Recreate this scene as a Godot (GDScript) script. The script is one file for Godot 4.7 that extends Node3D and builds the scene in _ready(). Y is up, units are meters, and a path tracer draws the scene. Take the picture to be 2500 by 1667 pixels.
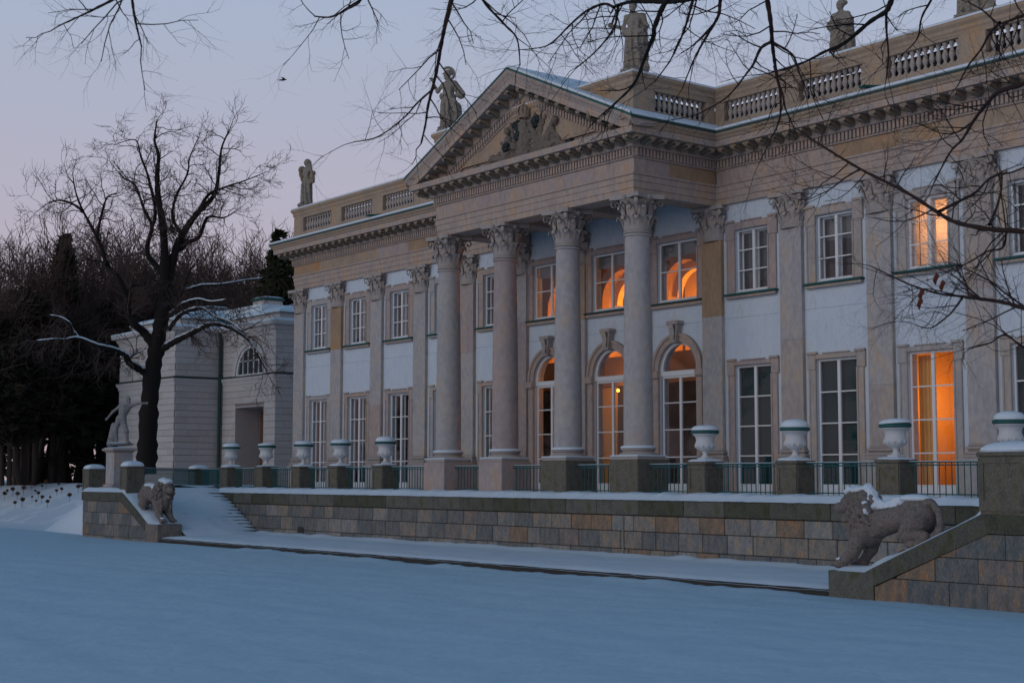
extends Node3D
# A neoclassical palace at dusk above a frozen, snow-covered lake.

const PX := 5.62          # first pilaster beside the portico
const PB := 3.71          # pilaster pitch of the side wings
const BAY := 3.6947       # window pitch of the side wings
var mats := {}
var cache := {}
var rng := RandomNumberGenerator.new()

# ------------------------------------------------------------------ mesh collector
class M:
	var v := PackedVector3Array()
	var n := PackedVector3Array()
	var ix := PackedInt32Array()
	func quad(a: Vector3, b: Vector3, c: Vector3, d: Vector3) -> void: # counter-clockwise seen from outside
		var nn := (b - a).cross(c - a)
		if nn.length_squared() < 1e-14: nn = (c - a).cross(d - a)
		nn = nn.normalized()
		var k := v.size()
		v.append(a); v.append(b); v.append(c); v.append(d)
		n.append(nn); n.append(nn); n.append(nn); n.append(nn)
		ix.append_array([k, k + 2, k + 1, k, k + 3, k + 2])
	func tri(a: Vector3, b: Vector3, c: Vector3) -> void:
		var nn := (b - a).cross(c - a).normalized()
		var k := v.size()
		v.append(a); v.append(b); v.append(c)
		n.append(nn); n.append(nn); n.append(nn)
		ix.append_array([k, k + 2, k + 1])
	func box(a: Vector3, b: Vector3) -> M:
		var p := func(i: int) -> Vector3: return Vector3(b.x if i & 1 else a.x, b.y if i & 2 else a.y, b.z if i & 4 else a.z)
		quad(p.call(4), p.call(5), p.call(7), p.call(6)); quad(p.call(1), p.call(0), p.call(2), p.call(3))
		quad(p.call(5), p.call(1), p.call(3), p.call(7)); quad(p.call(0), p.call(4), p.call(6), p.call(2))
		quad(p.call(6), p.call(7), p.call(3), p.call(2)); quad(p.call(0), p.call(1), p.call(5), p.call(4))
		return self
	func cbox(c: Vector3, s: Vector3) -> M: return box(c - s / 2, c + s / 2)
	func bevel(a: Vector3, b: Vector3, e: float) -> M: # box with chamfered edges
		var pts := []
		for i in 8:
			var s := Vector3(1 if i & 1 else -1, 1 if i & 2 else -1, 1 if i & 4 else -1)
			var q := Vector3(b.x if i & 1 else a.x, b.y if i & 2 else a.y, b.z if i & 4 else a.z)
			pts.append([q - Vector3(0, s.y, s.z) * e, q - Vector3(s.x, 0, s.z) * e, q - Vector3(s.x, s.y, 0) * e])
		var mid := (a + b) / 2
		for f in [[0, 1, 3, 5, 7], [0, 0, 2, 4, 6], [1, 2, 3, 6, 7], [1, 0, 1, 4, 5], [2, 4, 5, 6, 7], [2, 0, 1, 2, 3]]:
			_face([pts[f[1]][f[0]], pts[f[2]][f[0]], pts[f[4]][f[0]], pts[f[3]][f[0]]], mid)
		for ax in 3:
			var o := [(ax + 1) % 3, (ax + 2) % 3]
			for i in 8:
				if not (i & (1 << ax)):
					var j: int = i | (1 << ax)
					_face([pts[i][o[0]], pts[j][o[0]], pts[j][o[1]], pts[i][o[1]]], mid)
		for i in 8: _face([pts[i][0], pts[i][1], pts[i][2]], mid)
		return self
	func _face(q: Array, mid: Vector3) -> void:
		var nn: Vector3 = (q[1] - q[0]).cross(q[2] - q[0])
		if nn.dot(q[0] - mid) < 0: q.reverse()
		if q.size() == 3: tri(q[0], q[1], q[2])
		else: quad(q[0], q[1], q[2], q[3])
	func lathe(prof: Array, segs := 20, at := Vector3.ZERO, sc := Vector3.ONE) -> M: # prof: [radius, y] upwards
		var nr := []
		for i in prof.size() - 1:
			nr.append(Vector2(prof[i + 1][1] - prof[i][1], -(prof[i + 1][0] - prof[i][0])).normalized())
		for i in prof.size() - 1:
			var n0: Vector2 = nr[i]
			var n1: Vector2 = nr[i]
			if i > 0 and nr[i - 1].dot(nr[i]) > 0.6: n0 = (nr[i - 1] + nr[i]).normalized()
			if i < nr.size() - 1 and nr[i + 1].dot(nr[i]) > 0.6: n1 = (nr[i + 1] + nr[i]).normalized()
			var k := v.size()
			for s in segs + 1:
				var t := TAU * s / segs
				var cs := cos(t)
				var sn := sin(t)
				v.append(at + Vector3(prof[i][0] * cs, prof[i][1], prof[i][0] * sn) * sc)
				v.append(at + Vector3(prof[i + 1][0] * cs, prof[i + 1][1], prof[i + 1][0] * sn) * sc)
				n.append((Vector3(n0.x * cs, n0.y, n0.x * sn) / sc).normalized()); n.append((Vector3(n1.x * cs, n1.y, n1.x * sn) / sc).normalized())
			for s in segs:
				var q := k + s * 2
				ix.append_array([q, q + 2, q + 3, q, q + 3, q + 1])
		return self
	func tube(pts: PackedVector3Array, rad: PackedFloat32Array, sides: int) -> void:
		var k := v.size()
		var cnt := pts.size()
		var up := Vector3.UP
		var t0 := (pts[1] - pts[0]).normalized()
		if absf(t0.y) > 0.9: up = Vector3.RIGHT
		for i in cnt:
			var t := (pts[mini(i + 1, cnt - 1)] - pts[maxi(i - 1, 0)]).normalized()
			var a := up.cross(t).normalized()
			up = t.cross(a)
			for s in sides:
				var w := TAU * s / sides
				var o := a * cos(w) + up * sin(w)
				v.append(pts[i] + o * rad[i]); n.append(o)
		for i in cnt - 1:
			for s in sides:
				var p := k + i * sides + s
				var q := k + i * sides + (s + 1) % sides
				ix.append_array([p, p + sides, q, q, p + sides, q + sides])
	func ribbon(pts: Array, wid: Array, thick: float, side: Vector3) -> void: # a leaf or scroll of lens-shaped section
		var k := v.size()
		for i in pts.size():
			var t: Vector3 = (pts[mini(i + 1, pts.size() - 1)] - pts[maxi(i - 1, 0)]).normalized()
			var nn := side.cross(t).normalized()
			var p: Vector3 = pts[i]
			var l: Vector3 = (nn * wid[i] - side * thick).normalized()
			var r: Vector3 = (nn * wid[i] + side * thick).normalized()
			v.append_array([p - side * wid[i], p + nn * thick, p + side * wid[i], p + side * wid[i], p - nn * thick, p - side * wid[i]])
			n.append_array([l, nn, r, -l, -nn, -r])
		for i in pts.size() - 1:
			for s in [0, 1, 3, 4]:
				var p: int = k + i * 6 + s
				ix.append_array([p, p + 6, p + 1, p + 1, p + 6, p + 7])
	func sweep(prof: Array, plan: Array) -> M: # prof: [out, y] upwards, plan: Vector2(x, z) with the outside on its left hand
		var offs := []
		for i in plan.size():
			var n1 := Vector2.ZERO
			var n2 := Vector2.ZERO
			if i > 0:
				var t: Vector2 = (plan[i] - plan[i - 1]).normalized()
				n1 = Vector2(-t.y, t.x)
			if i < plan.size() - 1:
				var t: Vector2 = (plan[i + 1] - plan[i]).normalized()
				n2 = Vector2(-t.y, t.x)
			if i == 0: n1 = n2
			if i == plan.size() - 1: n2 = n1
			offs.append((n1 + n2) / (1.0 + n1.dot(n2)))
		var at := func(i: int, j: int) -> Vector3:
			var p: Vector2 = plan[i] + offs[i] * prof[j][0]
			return Vector3(p.x, prof[j][1], p.y)
		for i in plan.size() - 1:
			for j in prof.size() - 1:
				quad(at.call(i, j), at.call(i + 1, j), at.call(i + 1, j + 1), at.call(i, j + 1))
		return self
	func prism(poly: PackedVector2Array, z0: float, z1: float, xf := Transform3D()) -> M: # a polygon in x, y drawn out along z
		if Geometry2D.is_polygon_clockwise(poly): poly.reverse()
		var flip := xf.basis.determinant() < 0
		var n_was := n.size()
		var i_was := ix.size()
		var t := Geometry2D.triangulate_polygon(poly)
		for i in range(0, t.size(), 3):
			var a := poly[t[i]]
			var b := poly[t[i + 1]]
			var c := poly[t[i + 2]]
			if (b - a).cross(c - a) < 0:
				var s := b
				b = c
				c = s
			tri(xf * Vector3(a.x, a.y, z1), xf * Vector3(b.x, b.y, z1), xf * Vector3(c.x, c.y, z1))
			tri(xf * Vector3(a.x, a.y, z0), xf * Vector3(c.x, c.y, z0), xf * Vector3(b.x, b.y, z0))
		for i in poly.size():
			var a := poly[i]
			var b := poly[(i + 1) % poly.size()]
			quad(xf * Vector3(a.x, a.y, z0), xf * Vector3(b.x, b.y, z0), xf * Vector3(b.x, b.y, z1), xf * Vector3(a.x, a.y, z1))
		if flip: # a mirrored frame turns the faces inside out: turn them back
			for i in range(n_was, n.size()): n[i] = -n[i]
			for i in range(i_was, ix.size(), 3):
				var w := ix[i + 1]
				ix[i + 1] = ix[i + 2]; ix[i + 2] = w
		return self
	func add(o: M, xf := Transform3D()) -> M:
		var k := v.size()
		var nb := xf.basis.inverse().transposed()
		for p in o.v: v.append(xf * p)
		for p in o.n: n.append((nb * p).normalized())
		var flip := xf.basis.determinant() < 0
		for i in range(0, o.ix.size(), 3):
			if flip: ix.append_array([k + o.ix[i], k + o.ix[i + 2], k + o.ix[i + 1]])
			else: ix.append_array([k + o.ix[i], k + o.ix[i + 1], k + o.ix[i + 2]])
		return self
	func mesh() -> ArrayMesh:
		var a := []
		a.resize(Mesh.ARRAY_MAX)
		a[Mesh.ARRAY_VERTEX] = v; a[Mesh.ARRAY_NORMAL] = n; a[Mesh.ARRAY_INDEX] = ix
		var m := ArrayMesh.new()
		m.add_surface_from_arrays(Mesh.PRIMITIVE_TRIANGLES, a)
		return m

# ------------------------------------------------------------------ sculpture: a field of capsules and ellipsoids, meshed by surface nets
class Sdf:
	var pr := []
	var folds := []       # [y0, y1, count, amplitude, x, z] vertical drapery folds
	var bumps := []       # [centre, radius, amplitude, frequency] carved curls
	func cap(a: Vector3, b: Vector3, ra: float, rb: float, k := 0.05) -> Sdf:
		pr.append([0, a, b, ra, rb, k]); return self
	func ell(c: Vector3, r: Vector3, k := 0.05, rot := Basis()) -> Sdf:
		pr.append([1, c, r, rot.inverse(), maxf(r.x, maxf(r.y, r.z)), k]); return self
	func cut(c: Vector3, r: Vector3) -> Sdf:
		pr.append([2, c, r, Basis(), maxf(r.x, maxf(r.y, r.z)), 0.02]); return self
	func build(h: float) -> M:
		var lo := Vector3.ONE * 1e9
		var hi := -lo
		for p in pr:
			var r: float = maxf(p[3], p[4]) if p[0] == 0 else p[4]
			lo = lo.min(p[1] - Vector3.ONE * r); hi = hi.max(p[1] + Vector3.ONE * r)
			if p[0] == 0:
				lo = lo.min(p[2] - Vector3.ONE * r); hi = hi.max(p[2] + Vector3.ONE * r)
		lo -= Vector3.ONE * h * 3; hi += Vector3.ONE * h * 3
		var nx := int((hi.x - lo.x) / h) + 1
		var ny := int((hi.y - lo.y) / h) + 1
		var nz := int((hi.z - lo.z) / h) + 1
		var f := PackedFloat32Array()
		f.resize(nx * ny * nz); f.fill(1.0)
		for p in pr:
			var kind: int = p[0]
			var k: float = p[5]
			var a: Vector3 = p[1]
			var b: Vector3 = p[2] if kind == 0 else a
			var r: float = (maxf(p[3], p[4]) if kind == 0 else p[4]) + k + 2.5 * h
			var i0 := ((a.min(b) - Vector3.ONE * r - lo) / h).floor().max(Vector3.ZERO)
			var i1 := ((a.max(b) + Vector3.ONE * r - lo) / h).ceil().min(Vector3(nx - 1, ny - 1, nz - 1))
			var ab := b - a
			var l2 := maxf(ab.length_squared(), 1e-9)
			var ra: float = p[3] if kind == 0 else 0.0
			var rb: float = p[4]
			var er: Vector3 = p[2]
			var rot: Basis = p[3] if kind != 0 else Basis()
			for z in range(int(i0.z), int(i1.z) + 1):
				for y in range(int(i0.y), int(i1.y) + 1):
					var row := (z * ny + y) * nx
					for x in range(int(i0.x), int(i1.x) + 1):
						var q := lo + Vector3(x, y, z) * h - a
						var d: float
						if kind == 0:
							var t := clampf(q.dot(ab) / l2, 0.0, 1.0)
							d = (q - ab * t).length() - lerpf(ra, rb, t)
						else:
							q = rot * q
							var e := (q / er).length()
							var e2 := (q / (er * er)).length()
							d = e * (e - 1.0) / maxf(e2, 1e-6)
						var o := f[row + x]
						if kind == 2: f[row + x] = maxf(o, -d)
						else:
							var w := clampf(0.5 + 0.5 * (o - d) / k, 0.0, 1.0)
							f[row + x] = lerpf(o, d, w) - k * w * (1.0 - w)
		if folds or bumps:
			var noise := FastNoiseLite.new()
			noise.seed = 5; noise.frequency = 1.0; noise.fractal_octaves = 2
			var i := 0
			for z in nz:
				for y in ny:
					for x in nx:
						if absf(f[i]) < 0.12:
							var q := lo + Vector3(x, y, z) * h
							for g in folds:
								if q.y > g[0] and q.y < g[1]:
									var w: float = sin(atan2(q.x - g[4], q.z - g[5]) * g[2] + 2.5 * sin(q.y * 2.3) + q.y)
									f[i] -= g[3] * w * smoothstep(g[1], g[1] - 0.3, q.y)
							for g in bumps:
								var far: float = (q - g[0]).length()
								if far < g[1]: f[i] -= g[2] * noise.get_noise_3dv(q * g[3]) * smoothstep(g[1], g[1] * 0.7, far)
						i += 1
		var m := M.new()
		var id := PackedInt32Array()
		id.resize(nx * ny * nz); id.fill(-1)
		var off := [0, 1, nx, nx + 1, nx * ny, nx * ny + 1, nx * ny + nx, nx * ny + nx + 1]
		var sy := nx
		var sz := nx * ny
		for z in nz - 1:
			for y in ny - 1:
				var c := (z * ny + y) * nx
				for x in nx - 1:
					var f0 := f[c]
					if absf(f0) < h * 4.0:
						var s := Vector3.ZERO
						var cnt := 0
						var fv := [f0, f[c + 1], f[c + sy], f[c + sy + 1], f[c + sz], f[c + sz + 1], f[c + sz + sy], f[c + sz + sy + 1]]
						for e in [[0, 1], [2, 3], [4, 5], [6, 7], [0, 2], [1, 3], [4, 6], [5, 7], [0, 4], [1, 5], [2, 6], [3, 7]]:
							var a: float = fv[e[0]]
							var b: float = fv[e[1]]
							if (a < 0) != (b < 0):
								var t := a / (a - b)
								var p0 := Vector3(e[0] & 1, (e[0] >> 1) & 1, e[0] >> 2)
								var p1 := Vector3(e[1] & 1, (e[1] >> 1) & 1, e[1] >> 2)
								s += p0.lerp(p1, t); cnt += 1
						if cnt:
							id[c] = m.v.size()
							m.v.append(lo + (Vector3(x, y, z) + s / cnt) * h)
							m.n.append(Vector3(fv[1] + fv[3] + fv[5] + fv[7] - fv[0] - fv[2] - fv[4] - fv[6], fv[2] + fv[3] + fv[6] + fv[7] - fv[0] - fv[1] - fv[4] - fv[5], fv[4] + fv[5] + fv[6] + fv[7] - fv[0] - fv[1] - fv[2] - fv[3]).normalized())
					c += 1
		for z in range(1, nz - 1):
			for y in range(1, ny - 1):
				var c := (z * ny + y) * nx
				for x in nx - 1:
					if id[c] >= 0:
						var in0 := f[c] < 0
						for ax in 3:
							var st: int = [1, sy, sz][ax]
							if in0 != (f[c + st] < 0):
								var u: int = [sy, sz, 1][ax]
								var w: int = [sz, 1, sy][ax]
								var q := [id[c], id[c - u], id[c - u - w], id[c - w]]
								if q[1] >= 0 and q[2] >= 0 and q[3] >= 0:
									if in0: m.ix.append_array([q[0], q[2], q[1], q[0], q[3], q[2]])
									else: m.ix.append_array([q[0], q[1], q[2], q[0], q[2], q[3]])
					c += 1
		return m

# ------------------------------------------------------------------ nodes and names
func thing(called: String, label: String, cat: String, at := Vector3.ZERO, turn := 0.0, group := "") -> Node3D:
	var o := Node3D.new()
	o.name = called
	add_child(o, true)
	o.position = at; o.rotation.y = turn
	return tag(o, label, cat, group)
func tag(o: Node3D, label: String, cat: String, group := "") -> Node3D:
	o.set_meta("label", label)
	if cat: o.set_meta("category", cat)
	if group: o.set_meta("group", group)
	return o
func part(called: String, m, mat: Material, parent: Node, at := Vector3.ZERO) -> MeshInstance3D:
	var o := MeshInstance3D.new()
	o.name = called
	o.mesh = m.mesh() if m is M else m
	o.material_override = mat
	o.position = at
	parent.add_child(o, true)
	return o
func group(called: String, parent: Node, at := Vector3.ZERO) -> Node3D:
	var o := Node3D.new()
	o.name = called
	o.position = at
	parent.add_child(o, true)
	return o
func struct(called: String, m: M, mat: Material) -> MeshInstance3D:
	var o := part(called, m, mat, self)
	o.set_meta("kind", "structure")
	return o
func stuff(o: Node) -> Node:
	o.set_meta("kind", "stuff")
	return o
func copy(o: Node3D, at: Vector3, turn: float, label: String) -> Node3D:
	var c: Node3D = o.duplicate()
	c.name = o.name
	add_child(c, true)
	c.position = at; c.rotation.y = turn
	c.set_meta("label", label)
	return c

# ------------------------------------------------------------------ materials
func noise_img(sd: int, freq: float, oct: int, size := 512) -> Image:
	var nz := FastNoiseLite.new()
	nz.seed = sd; nz.frequency = freq; nz.fractal_octaves = oct
	var im := nz.get_seamless_image(size, size)
	im.convert(Image.FORMAT_L8)
	return im
func tint_tex(a: Image, b: Image, c0: Color, c1: Color, c2: Color, cut: float, soft: float, fine: float) -> ImageTexture:
	# c0 to c1 by the coarse noise, stains of c2 where the coarse noise passes cut, darkened by the fine noise
	var s := a.get_width()
	var da := a.get_data()
	var db := b.get_data()
	var out := PackedByteArray()
	out.resize(s * s * 3)
	for i in s * s:
		var x := da[i] / 255.0
		var y := db[i] / 255.0
		var c := c0.lerp(c1, x).lerp(c2, smoothstep(cut, cut + soft, x * 0.75 + y * 0.25))
		var k := 1.0 - fine * (1.0 - y)
		out[i * 3] = int(clampf(c.r * k, 0, 1) * 255); out[i * 3 + 1] = int(clampf(c.g * k, 0, 1) * 255); out[i * 3 + 2] = int(clampf(c.b * k, 0, 1) * 255)
	return ImageTexture.create_from_image(Image.create_from_data(s, s, false, Image.FORMAT_RGB8, out))
func mat(called: String, lin: Color, rough: float, tex: Texture2D = null, scale := Vector3.ONE, bump: Texture2D = null, depth := 0.0) -> StandardMaterial3D:
	var m := StandardMaterial3D.new()
	m.resource_name = called
	m.albedo_color = lin.linear_to_srgb()
	m.roughness = rough
	m.metallic_specular = 0.3
	if tex or bump:
		m.uv1_triplanar = true; m.uv1_world_triplanar = true
		m.uv1_scale = scale
		m.albedo_texture = tex
	if bump:
		m.heightmap_enabled = true; m.heightmap_texture = bump; m.heightmap_scale = depth
	mats[called] = m
	return m

func make_materials() -> void:
	var coarse := noise_img(3, 0.006, 4)
	var blotch := noise_img(11, 0.012, 5)
	var fine := noise_img(7, 0.06, 4)
	var grain := noise_img(9, 0.12, 3)
	var tf := ImageTexture.create_from_image(fine)
	var tg := ImageTexture.create_from_image(grain)
	var w := Color(1, 1, 1)
	var t_plaster := tint_tex(blotch, fine, Color(0.93, 0.94, 0.96), w, Color(0.9, 0.89, 0.88), 0.6, 0.3, 0.05)
	var t_stone := tint_tex(blotch, fine, Color(0.88, 0.88, 0.9), w, Color(0.98, 0.915, 0.84), 0.5, 0.35, 0.14)
	var t_ochre := tint_tex(coarse, fine, Color(0.86, 0.85, 0.84), w, Color(0.98, 0.9, 0.8), 0.5, 0.3, 0.12)
	var t_wall := tint_tex(blotch, fine, Color(0.74, 0.76, 0.76), Color(1, 0.98, 0.96), Color(1.0, 0.88, 0.76), 0.55, 0.25, 0.25)
	var t_dark := tint_tex(coarse, fine, Color(0.72, 0.73, 0.7), Color(1, 0.98, 0.95), Color(0.74, 0.75, 0.62), 0.5, 0.35, 0.3)
	var t_snow := tint_tex(blotch, grain, Color(0.96, 0.965, 0.97), w, Color(0.95, 0.955, 0.965), 0.6, 0.2, 0.05)
	var t_bark := tint_tex(fine, grain, Color(0.6, 0.6, 0.6), w, Color(0.75, 0.72, 0.66), 0.6, 0.2, 0.4)
	var t_lion := tint_tex(blotch, fine, Color(0.72, 0.72, 0.72), w, Color(0.62, 0.66, 0.58), 0.6, 0.15, 0.4)
	mat("plaster", Color(0.595, 0.65, 0.695), 0.9, t_plaster, Vector3(0.3, 0.1, 0.3), tf, 0.15)
	var s3 := Vector3(0.16, 0.08, 0.16)
	mat("stone_beige", Color(0.50, 0.435, 0.38), 0.88, t_stone, s3, tf, 0.3)
	mat("stone_pale", Color(0.51, 0.475, 0.455), 0.88, t_stone, s3, tf, 0.3)
	mat("relief", Color(0.23, 0.195, 0.165), 0.9, t_stone, Vector3.ONE * 0.6, tf, 0.3)
	mat("stone", Color(0.50, 0.405, 0.345), 0.88, t_stone, s3, tf, 0.3)
	mat("stone_grey", Color(0.50, 0.465, 0.44), 0.88, t_stone, s3, tf, 0.3)
	mat("stone_pink", Color(0.48, 0.395, 0.36), 0.88, t_stone, s3, tf, 0.3)
	mat("stone_ochre", Color(0.45, 0.315, 0.205), 0.88, t_ochre, s3, tf, 0.3)
	mat("stone_warm", Color(0.46, 0.36, 0.275), 0.88, t_ochre, s3, tf, 0.3)
	mat("carved", Color(0.48, 0.43, 0.39), 0.9, t_stone, Vector3.ONE * 0.5, tf, 0.3)
	mat("carved_dark", Color(0.36, 0.29, 0.22), 0.9, t_stone, Vector3.ONE * 0.5, tf, 0.3)
	mat("bronze_dark", Color(0.07, 0.095, 0.1), 0.6, t_lion, Vector3.ONE * 0.7)
	mat("statue", Color(0.62, 0.53, 0.44), 0.9, t_lion, Vector3.ONE * 0.6, tf, 0.6)
	mat("statue_white", Color(0.52, 0.5, 0.49), 0.85, t_lion, Vector3.ONE * 0.4, tf, 0.3)
	mat("lion", Color(0.42, 0.345, 0.31), 0.92, t_lion, Vector3.ONE * 0.6, tf, 0.4)
	var wc := [Color(0.33, 0.32, 0.31), Color(0.25, 0.255, 0.255), Color(0.40, 0.39, 0.375), Color(0.37, 0.27, 0.20), Color(0.32, 0.28, 0.26), Color(0.37, 0.33, 0.29), Color(0.23, 0.24, 0.245)]
	for i in wc.size(): mat("block_%d" % i, wc[i], 0.9, t_wall, Vector3(0.5, 0.22, 0.5), tf, 0.5)
	var cc := [Color(0.19, 0.185, 0.165), Color(0.15, 0.155, 0.12), Color(0.24, 0.235, 0.22)]
	for i in cc.size(): mat("coping_%d" % i, cc[i], 0.92, t_dark, Vector3(0.5, 0.3, 0.5), tf, 0.6)
	mat("joint", Color(0.045, 0.042, 0.038), 0.95)
	mat("pier", Color(0.27, 0.245, 0.215), 0.92, t_dark, Vector3(0.6, 0.35, 0.6), tf, 0.6)
	mat("annex", Color(0.56, 0.515, 0.485), 0.9, t_plaster, Vector3.ONE * 0.3, tf, 0.3)
	mat("annex_b", Color(0.53, 0.475, 0.44), 0.9, t_plaster, Vector3.ONE * 0.3, tf, 0.3)
	mat("annex_c", Color(0.58, 0.54, 0.51), 0.9, t_plaster, Vector3.ONE * 0.3, tf, 0.3)
	mat("annex_joint", Color(0.23, 0.2, 0.19), 0.95)
	mat("snow", Color(0.70, 0.76, 0.81), 0.75, t_snow, Vector3.ONE * 0.35, tg, 0.35)
	mat("lake_snow", Color(0.52, 0.655, 0.74), 0.8, t_snow, Vector3.ONE * 0.11, tf, 1.0)
	mat("ground_snow", Color(0.6, 0.68, 0.75), 0.85, t_snow, Vector3.ONE * 0.2, tf, 2.0)
	mat("copper", Color(0.055, 0.23, 0.22), 0.6, t_lion, Vector3.ONE * 0.8)
	mat("copper_dark", Color(0.03, 0.065, 0.06), 0.6)
	mat("iron", Color(0.018, 0.085, 0.092), 0.5)
	mat("white_paint", Color(0.66, 0.66, 0.65), 0.55)
	mat("urn_white", Color(0.62, 0.62, 0.61), 0.75, t_plaster, Vector3.ONE * 0.9)
	mat("salon_stone", Color(0.34, 0.22, 0.12), 0.9)
	mat("dark_room", Color(0.05, 0.05, 0.048), 0.9)
	mat("blind", Color(0.006, 0.036, 0.038), 0.9)
	mat("grey_blind", Color(0.13, 0.14, 0.14), 0.9)
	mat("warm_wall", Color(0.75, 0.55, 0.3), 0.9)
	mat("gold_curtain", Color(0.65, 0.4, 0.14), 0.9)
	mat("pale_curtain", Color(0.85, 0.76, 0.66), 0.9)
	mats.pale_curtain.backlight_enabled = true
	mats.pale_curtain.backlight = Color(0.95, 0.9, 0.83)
	mat("bark", Color(0.055, 0.046, 0.04), 0.95, t_bark, Vector3(2.0, 0.5, 2.0), tf, 2.0)
	mat("twig", Color(0.038, 0.022, 0.019), 0.9)
	mat("far_bark", Color(0.05, 0.038, 0.032), 0.95)
	mat("far_twig", Color(0.088, 0.06, 0.05), 0.95)
	mat("needles", Color(0.036, 0.042, 0.02), 0.95)
	mat("yew", Color(0.042, 0.035, 0.024), 0.95)
	mat("dry_leaf", Color(0.11, 0.032, 0.018), 0.85)
	mat("dry_flower", Color(0.10, 0.06, 0.035), 0.95)
	mat("door_wood", Color(0.10, 0.058, 0.036), 0.7)
	mat("slate", Color(0.05, 0.048, 0.036), 0.9)
	mat("bird", Color(0.012, 0.012, 0.012), 0.9)
	var g := StandardMaterial3D.new()
	g.resource_name = "glass"
	g.transparency = BaseMaterial3D.TRANSPARENCY_ALPHA
	g.albedo_color = Color(0.1, 0.13, 0.14, 0.02)
	g.roughness = 0.03
	g.metallic_specular = 0.5
	mats["glass"] = g
	var lamp := StandardMaterial3D.new()
	lamp.resource_name = "bulb"
	lamp.albedo_color = Color(1, 0.8, 0.4)
	lamp.emission_enabled = true
	lamp.emission = Color(1.0, 0.62, 0.2)
	lamp.emission_energy_multiplier = 6.0
	mats["bulb"] = lamp

# ------------------------------------------------------------------ palace
const WALL_PLAN := [Vector2(-24.7, -14), Vector2(-24.7, 0.2), Vector2(-5.95, 0.2), Vector2(-5.95, 4.18), Vector2(5.95, 4.18), Vector2(5.95, 0.2), Vector2(24.7, 0.2), Vector2(24.7, -14)]

func pane(w: float, h: float) -> ArrayMesh:
	var key := "pane%.2f_%.2f" % [w, h]
	if not cache.has(key):
		var m := M.new()
		var j := 0.0016
		m.quad(Vector3(-w / 2, -h / 2, j), Vector3(w / 2, -h / 2, -j), Vector3(w / 2, h / 2, j), Vector3(-w / 2, h / 2, -j))
		cache[key] = m.mesh()
	return cache[key]

# a glazed frame of two casements: bars at the given heights, one pane between each pair of bars
func glaze(parent: Node, w: float, ys: Array, panel: bool, inner := true) -> void:
	var f := M.new()
	var y0: float = ys[0]
	var y1: float = ys[ys.size() - 1]
	var bd := 0.07
	var mu := 0.06
	for zz in ([[-0.17, -0.09], [-0.34, -0.29]] if inner else [[-0.17, -0.09]]):
		var e := 0.0 if zz[0] > -0.3 else 0.04
		f.bevel(Vector3(-w / 2 + e, y0, zz[0]), Vector3(-w / 2 + bd + e, y1, zz[1]), 0.012)
		f.bevel(Vector3(w / 2 - bd - e, y0, zz[0]), Vector3(w / 2 - e, y1, zz[1]), 0.012)
		f.bevel(Vector3(-w / 2 + bd + e, y1 - bd - e, zz[0]), Vector3(w / 2 - bd - e, y1, zz[1]), 0.012)
		f.bevel(Vector3(-w / 2 + bd + e, y0, zz[0]), Vector3(w / 2 - bd - e, y0 + bd, zz[1]), 0.012)
		f.bevel(Vector3(-mu, y0 + bd, zz[0]), Vector3(mu, y1 - bd - e, zz[1] + 0.012), 0.012)
	for i in range(1, ys.size() - 1):
		for s in [-1, 1]:
			f.box(Vector3(minf(s * mu, s * (w / 2 - bd)), ys[i] - 0.02, -0.15), Vector3(maxf(s * mu, s * (w / 2 - bd)), ys[i] + 0.02, -0.1))
	part("frame", f, mats.white_paint, parent)
	var pw := w / 2 - bd - mu
	for i in ys.size() - 1:
		var a: float = ys[i] + (0.02 if i else bd)
		var b: float = ys[i + 1] - (0.02 if i < ys.size() - 2 else bd)
		for s in [-1, 1]:
			var at := Vector3(s * (mu + pw / 2), (a + b) / 2, -0.125)
			if panel and i == 0:
				var q := M.new().bevel(Vector3(-pw / 2, -(b - a) / 2, -0.025), Vector3(pw / 2, (b - a) / 2, 0.02), 0.01)
				q.bevel(Vector3(-pw / 2 + 0.07, -(b - a) / 2 + 0.05, 0.02), Vector3(pw / 2 - 0.07, (b - a) / 2 - 0.05, 0.035), 0.008)
				part("panel", q, mats.white_paint, parent, at)
			else:
				var o := part("pane", pane(pw, b - a), mats.glass, parent, at)
				o.rotation = Vector3(rng.randf_range(-0.006, 0.006), rng.randf_range(-0.006, 0.006), 0)
				if inner and not panel:
					part("pane", pane(pw, b - a), mats.glass, parent, at + Vector3(0, 0, -0.19)).rotation = Vector3(rng.randf_range(-0.01, 0.01), rng.randf_range(-0.01, 0.01), 0)

# stone architrave round an opening, with ears and a raised middle
func surround(parent: Node, w: float, y0: float, y1: float, side: float, top: float, m: Material) -> void:
	var s := M.new()
	for q in [-1, 1]:
		var a: float = q * w / 2
		var b: float = q * (w / 2 + side)
		s.bevel(Vector3(minf(a, b), y0, -0.02), Vector3(maxf(a, b), y1 - 0.35, 0.07), 0.02)
		s.box(Vector3(minf(a, b + q * 0.0), y0, 0.0), Vector3(minf(a, b) + 0.06, y1 - 0.35, 0.095))
		b += q * 0.07
		s.bevel(Vector3(minf(a, b), y1 - 0.35, -0.02), Vector3(maxf(a, b), y1 + top, 0.08), 0.02)
		s.bevel(Vector3(minf(b, b - q * 0.42), y1 + top, -0.02), Vector3(maxf(b, b - q * 0.42), y1 + top + 0.09, 0.12), 0.02)
	s.bevel(Vector3(-w / 2, y1, -0.02), Vector3(w / 2, y1 + top, 0.077), 0.02)
	s.bevel(Vector3(-w / 2 + 0.3, y1 + top, -0.02), Vector3(w / 2 - 0.3, y1 + top + 0.05, 0.1), 0.02)
	part("surround", s, m, parent)

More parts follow.
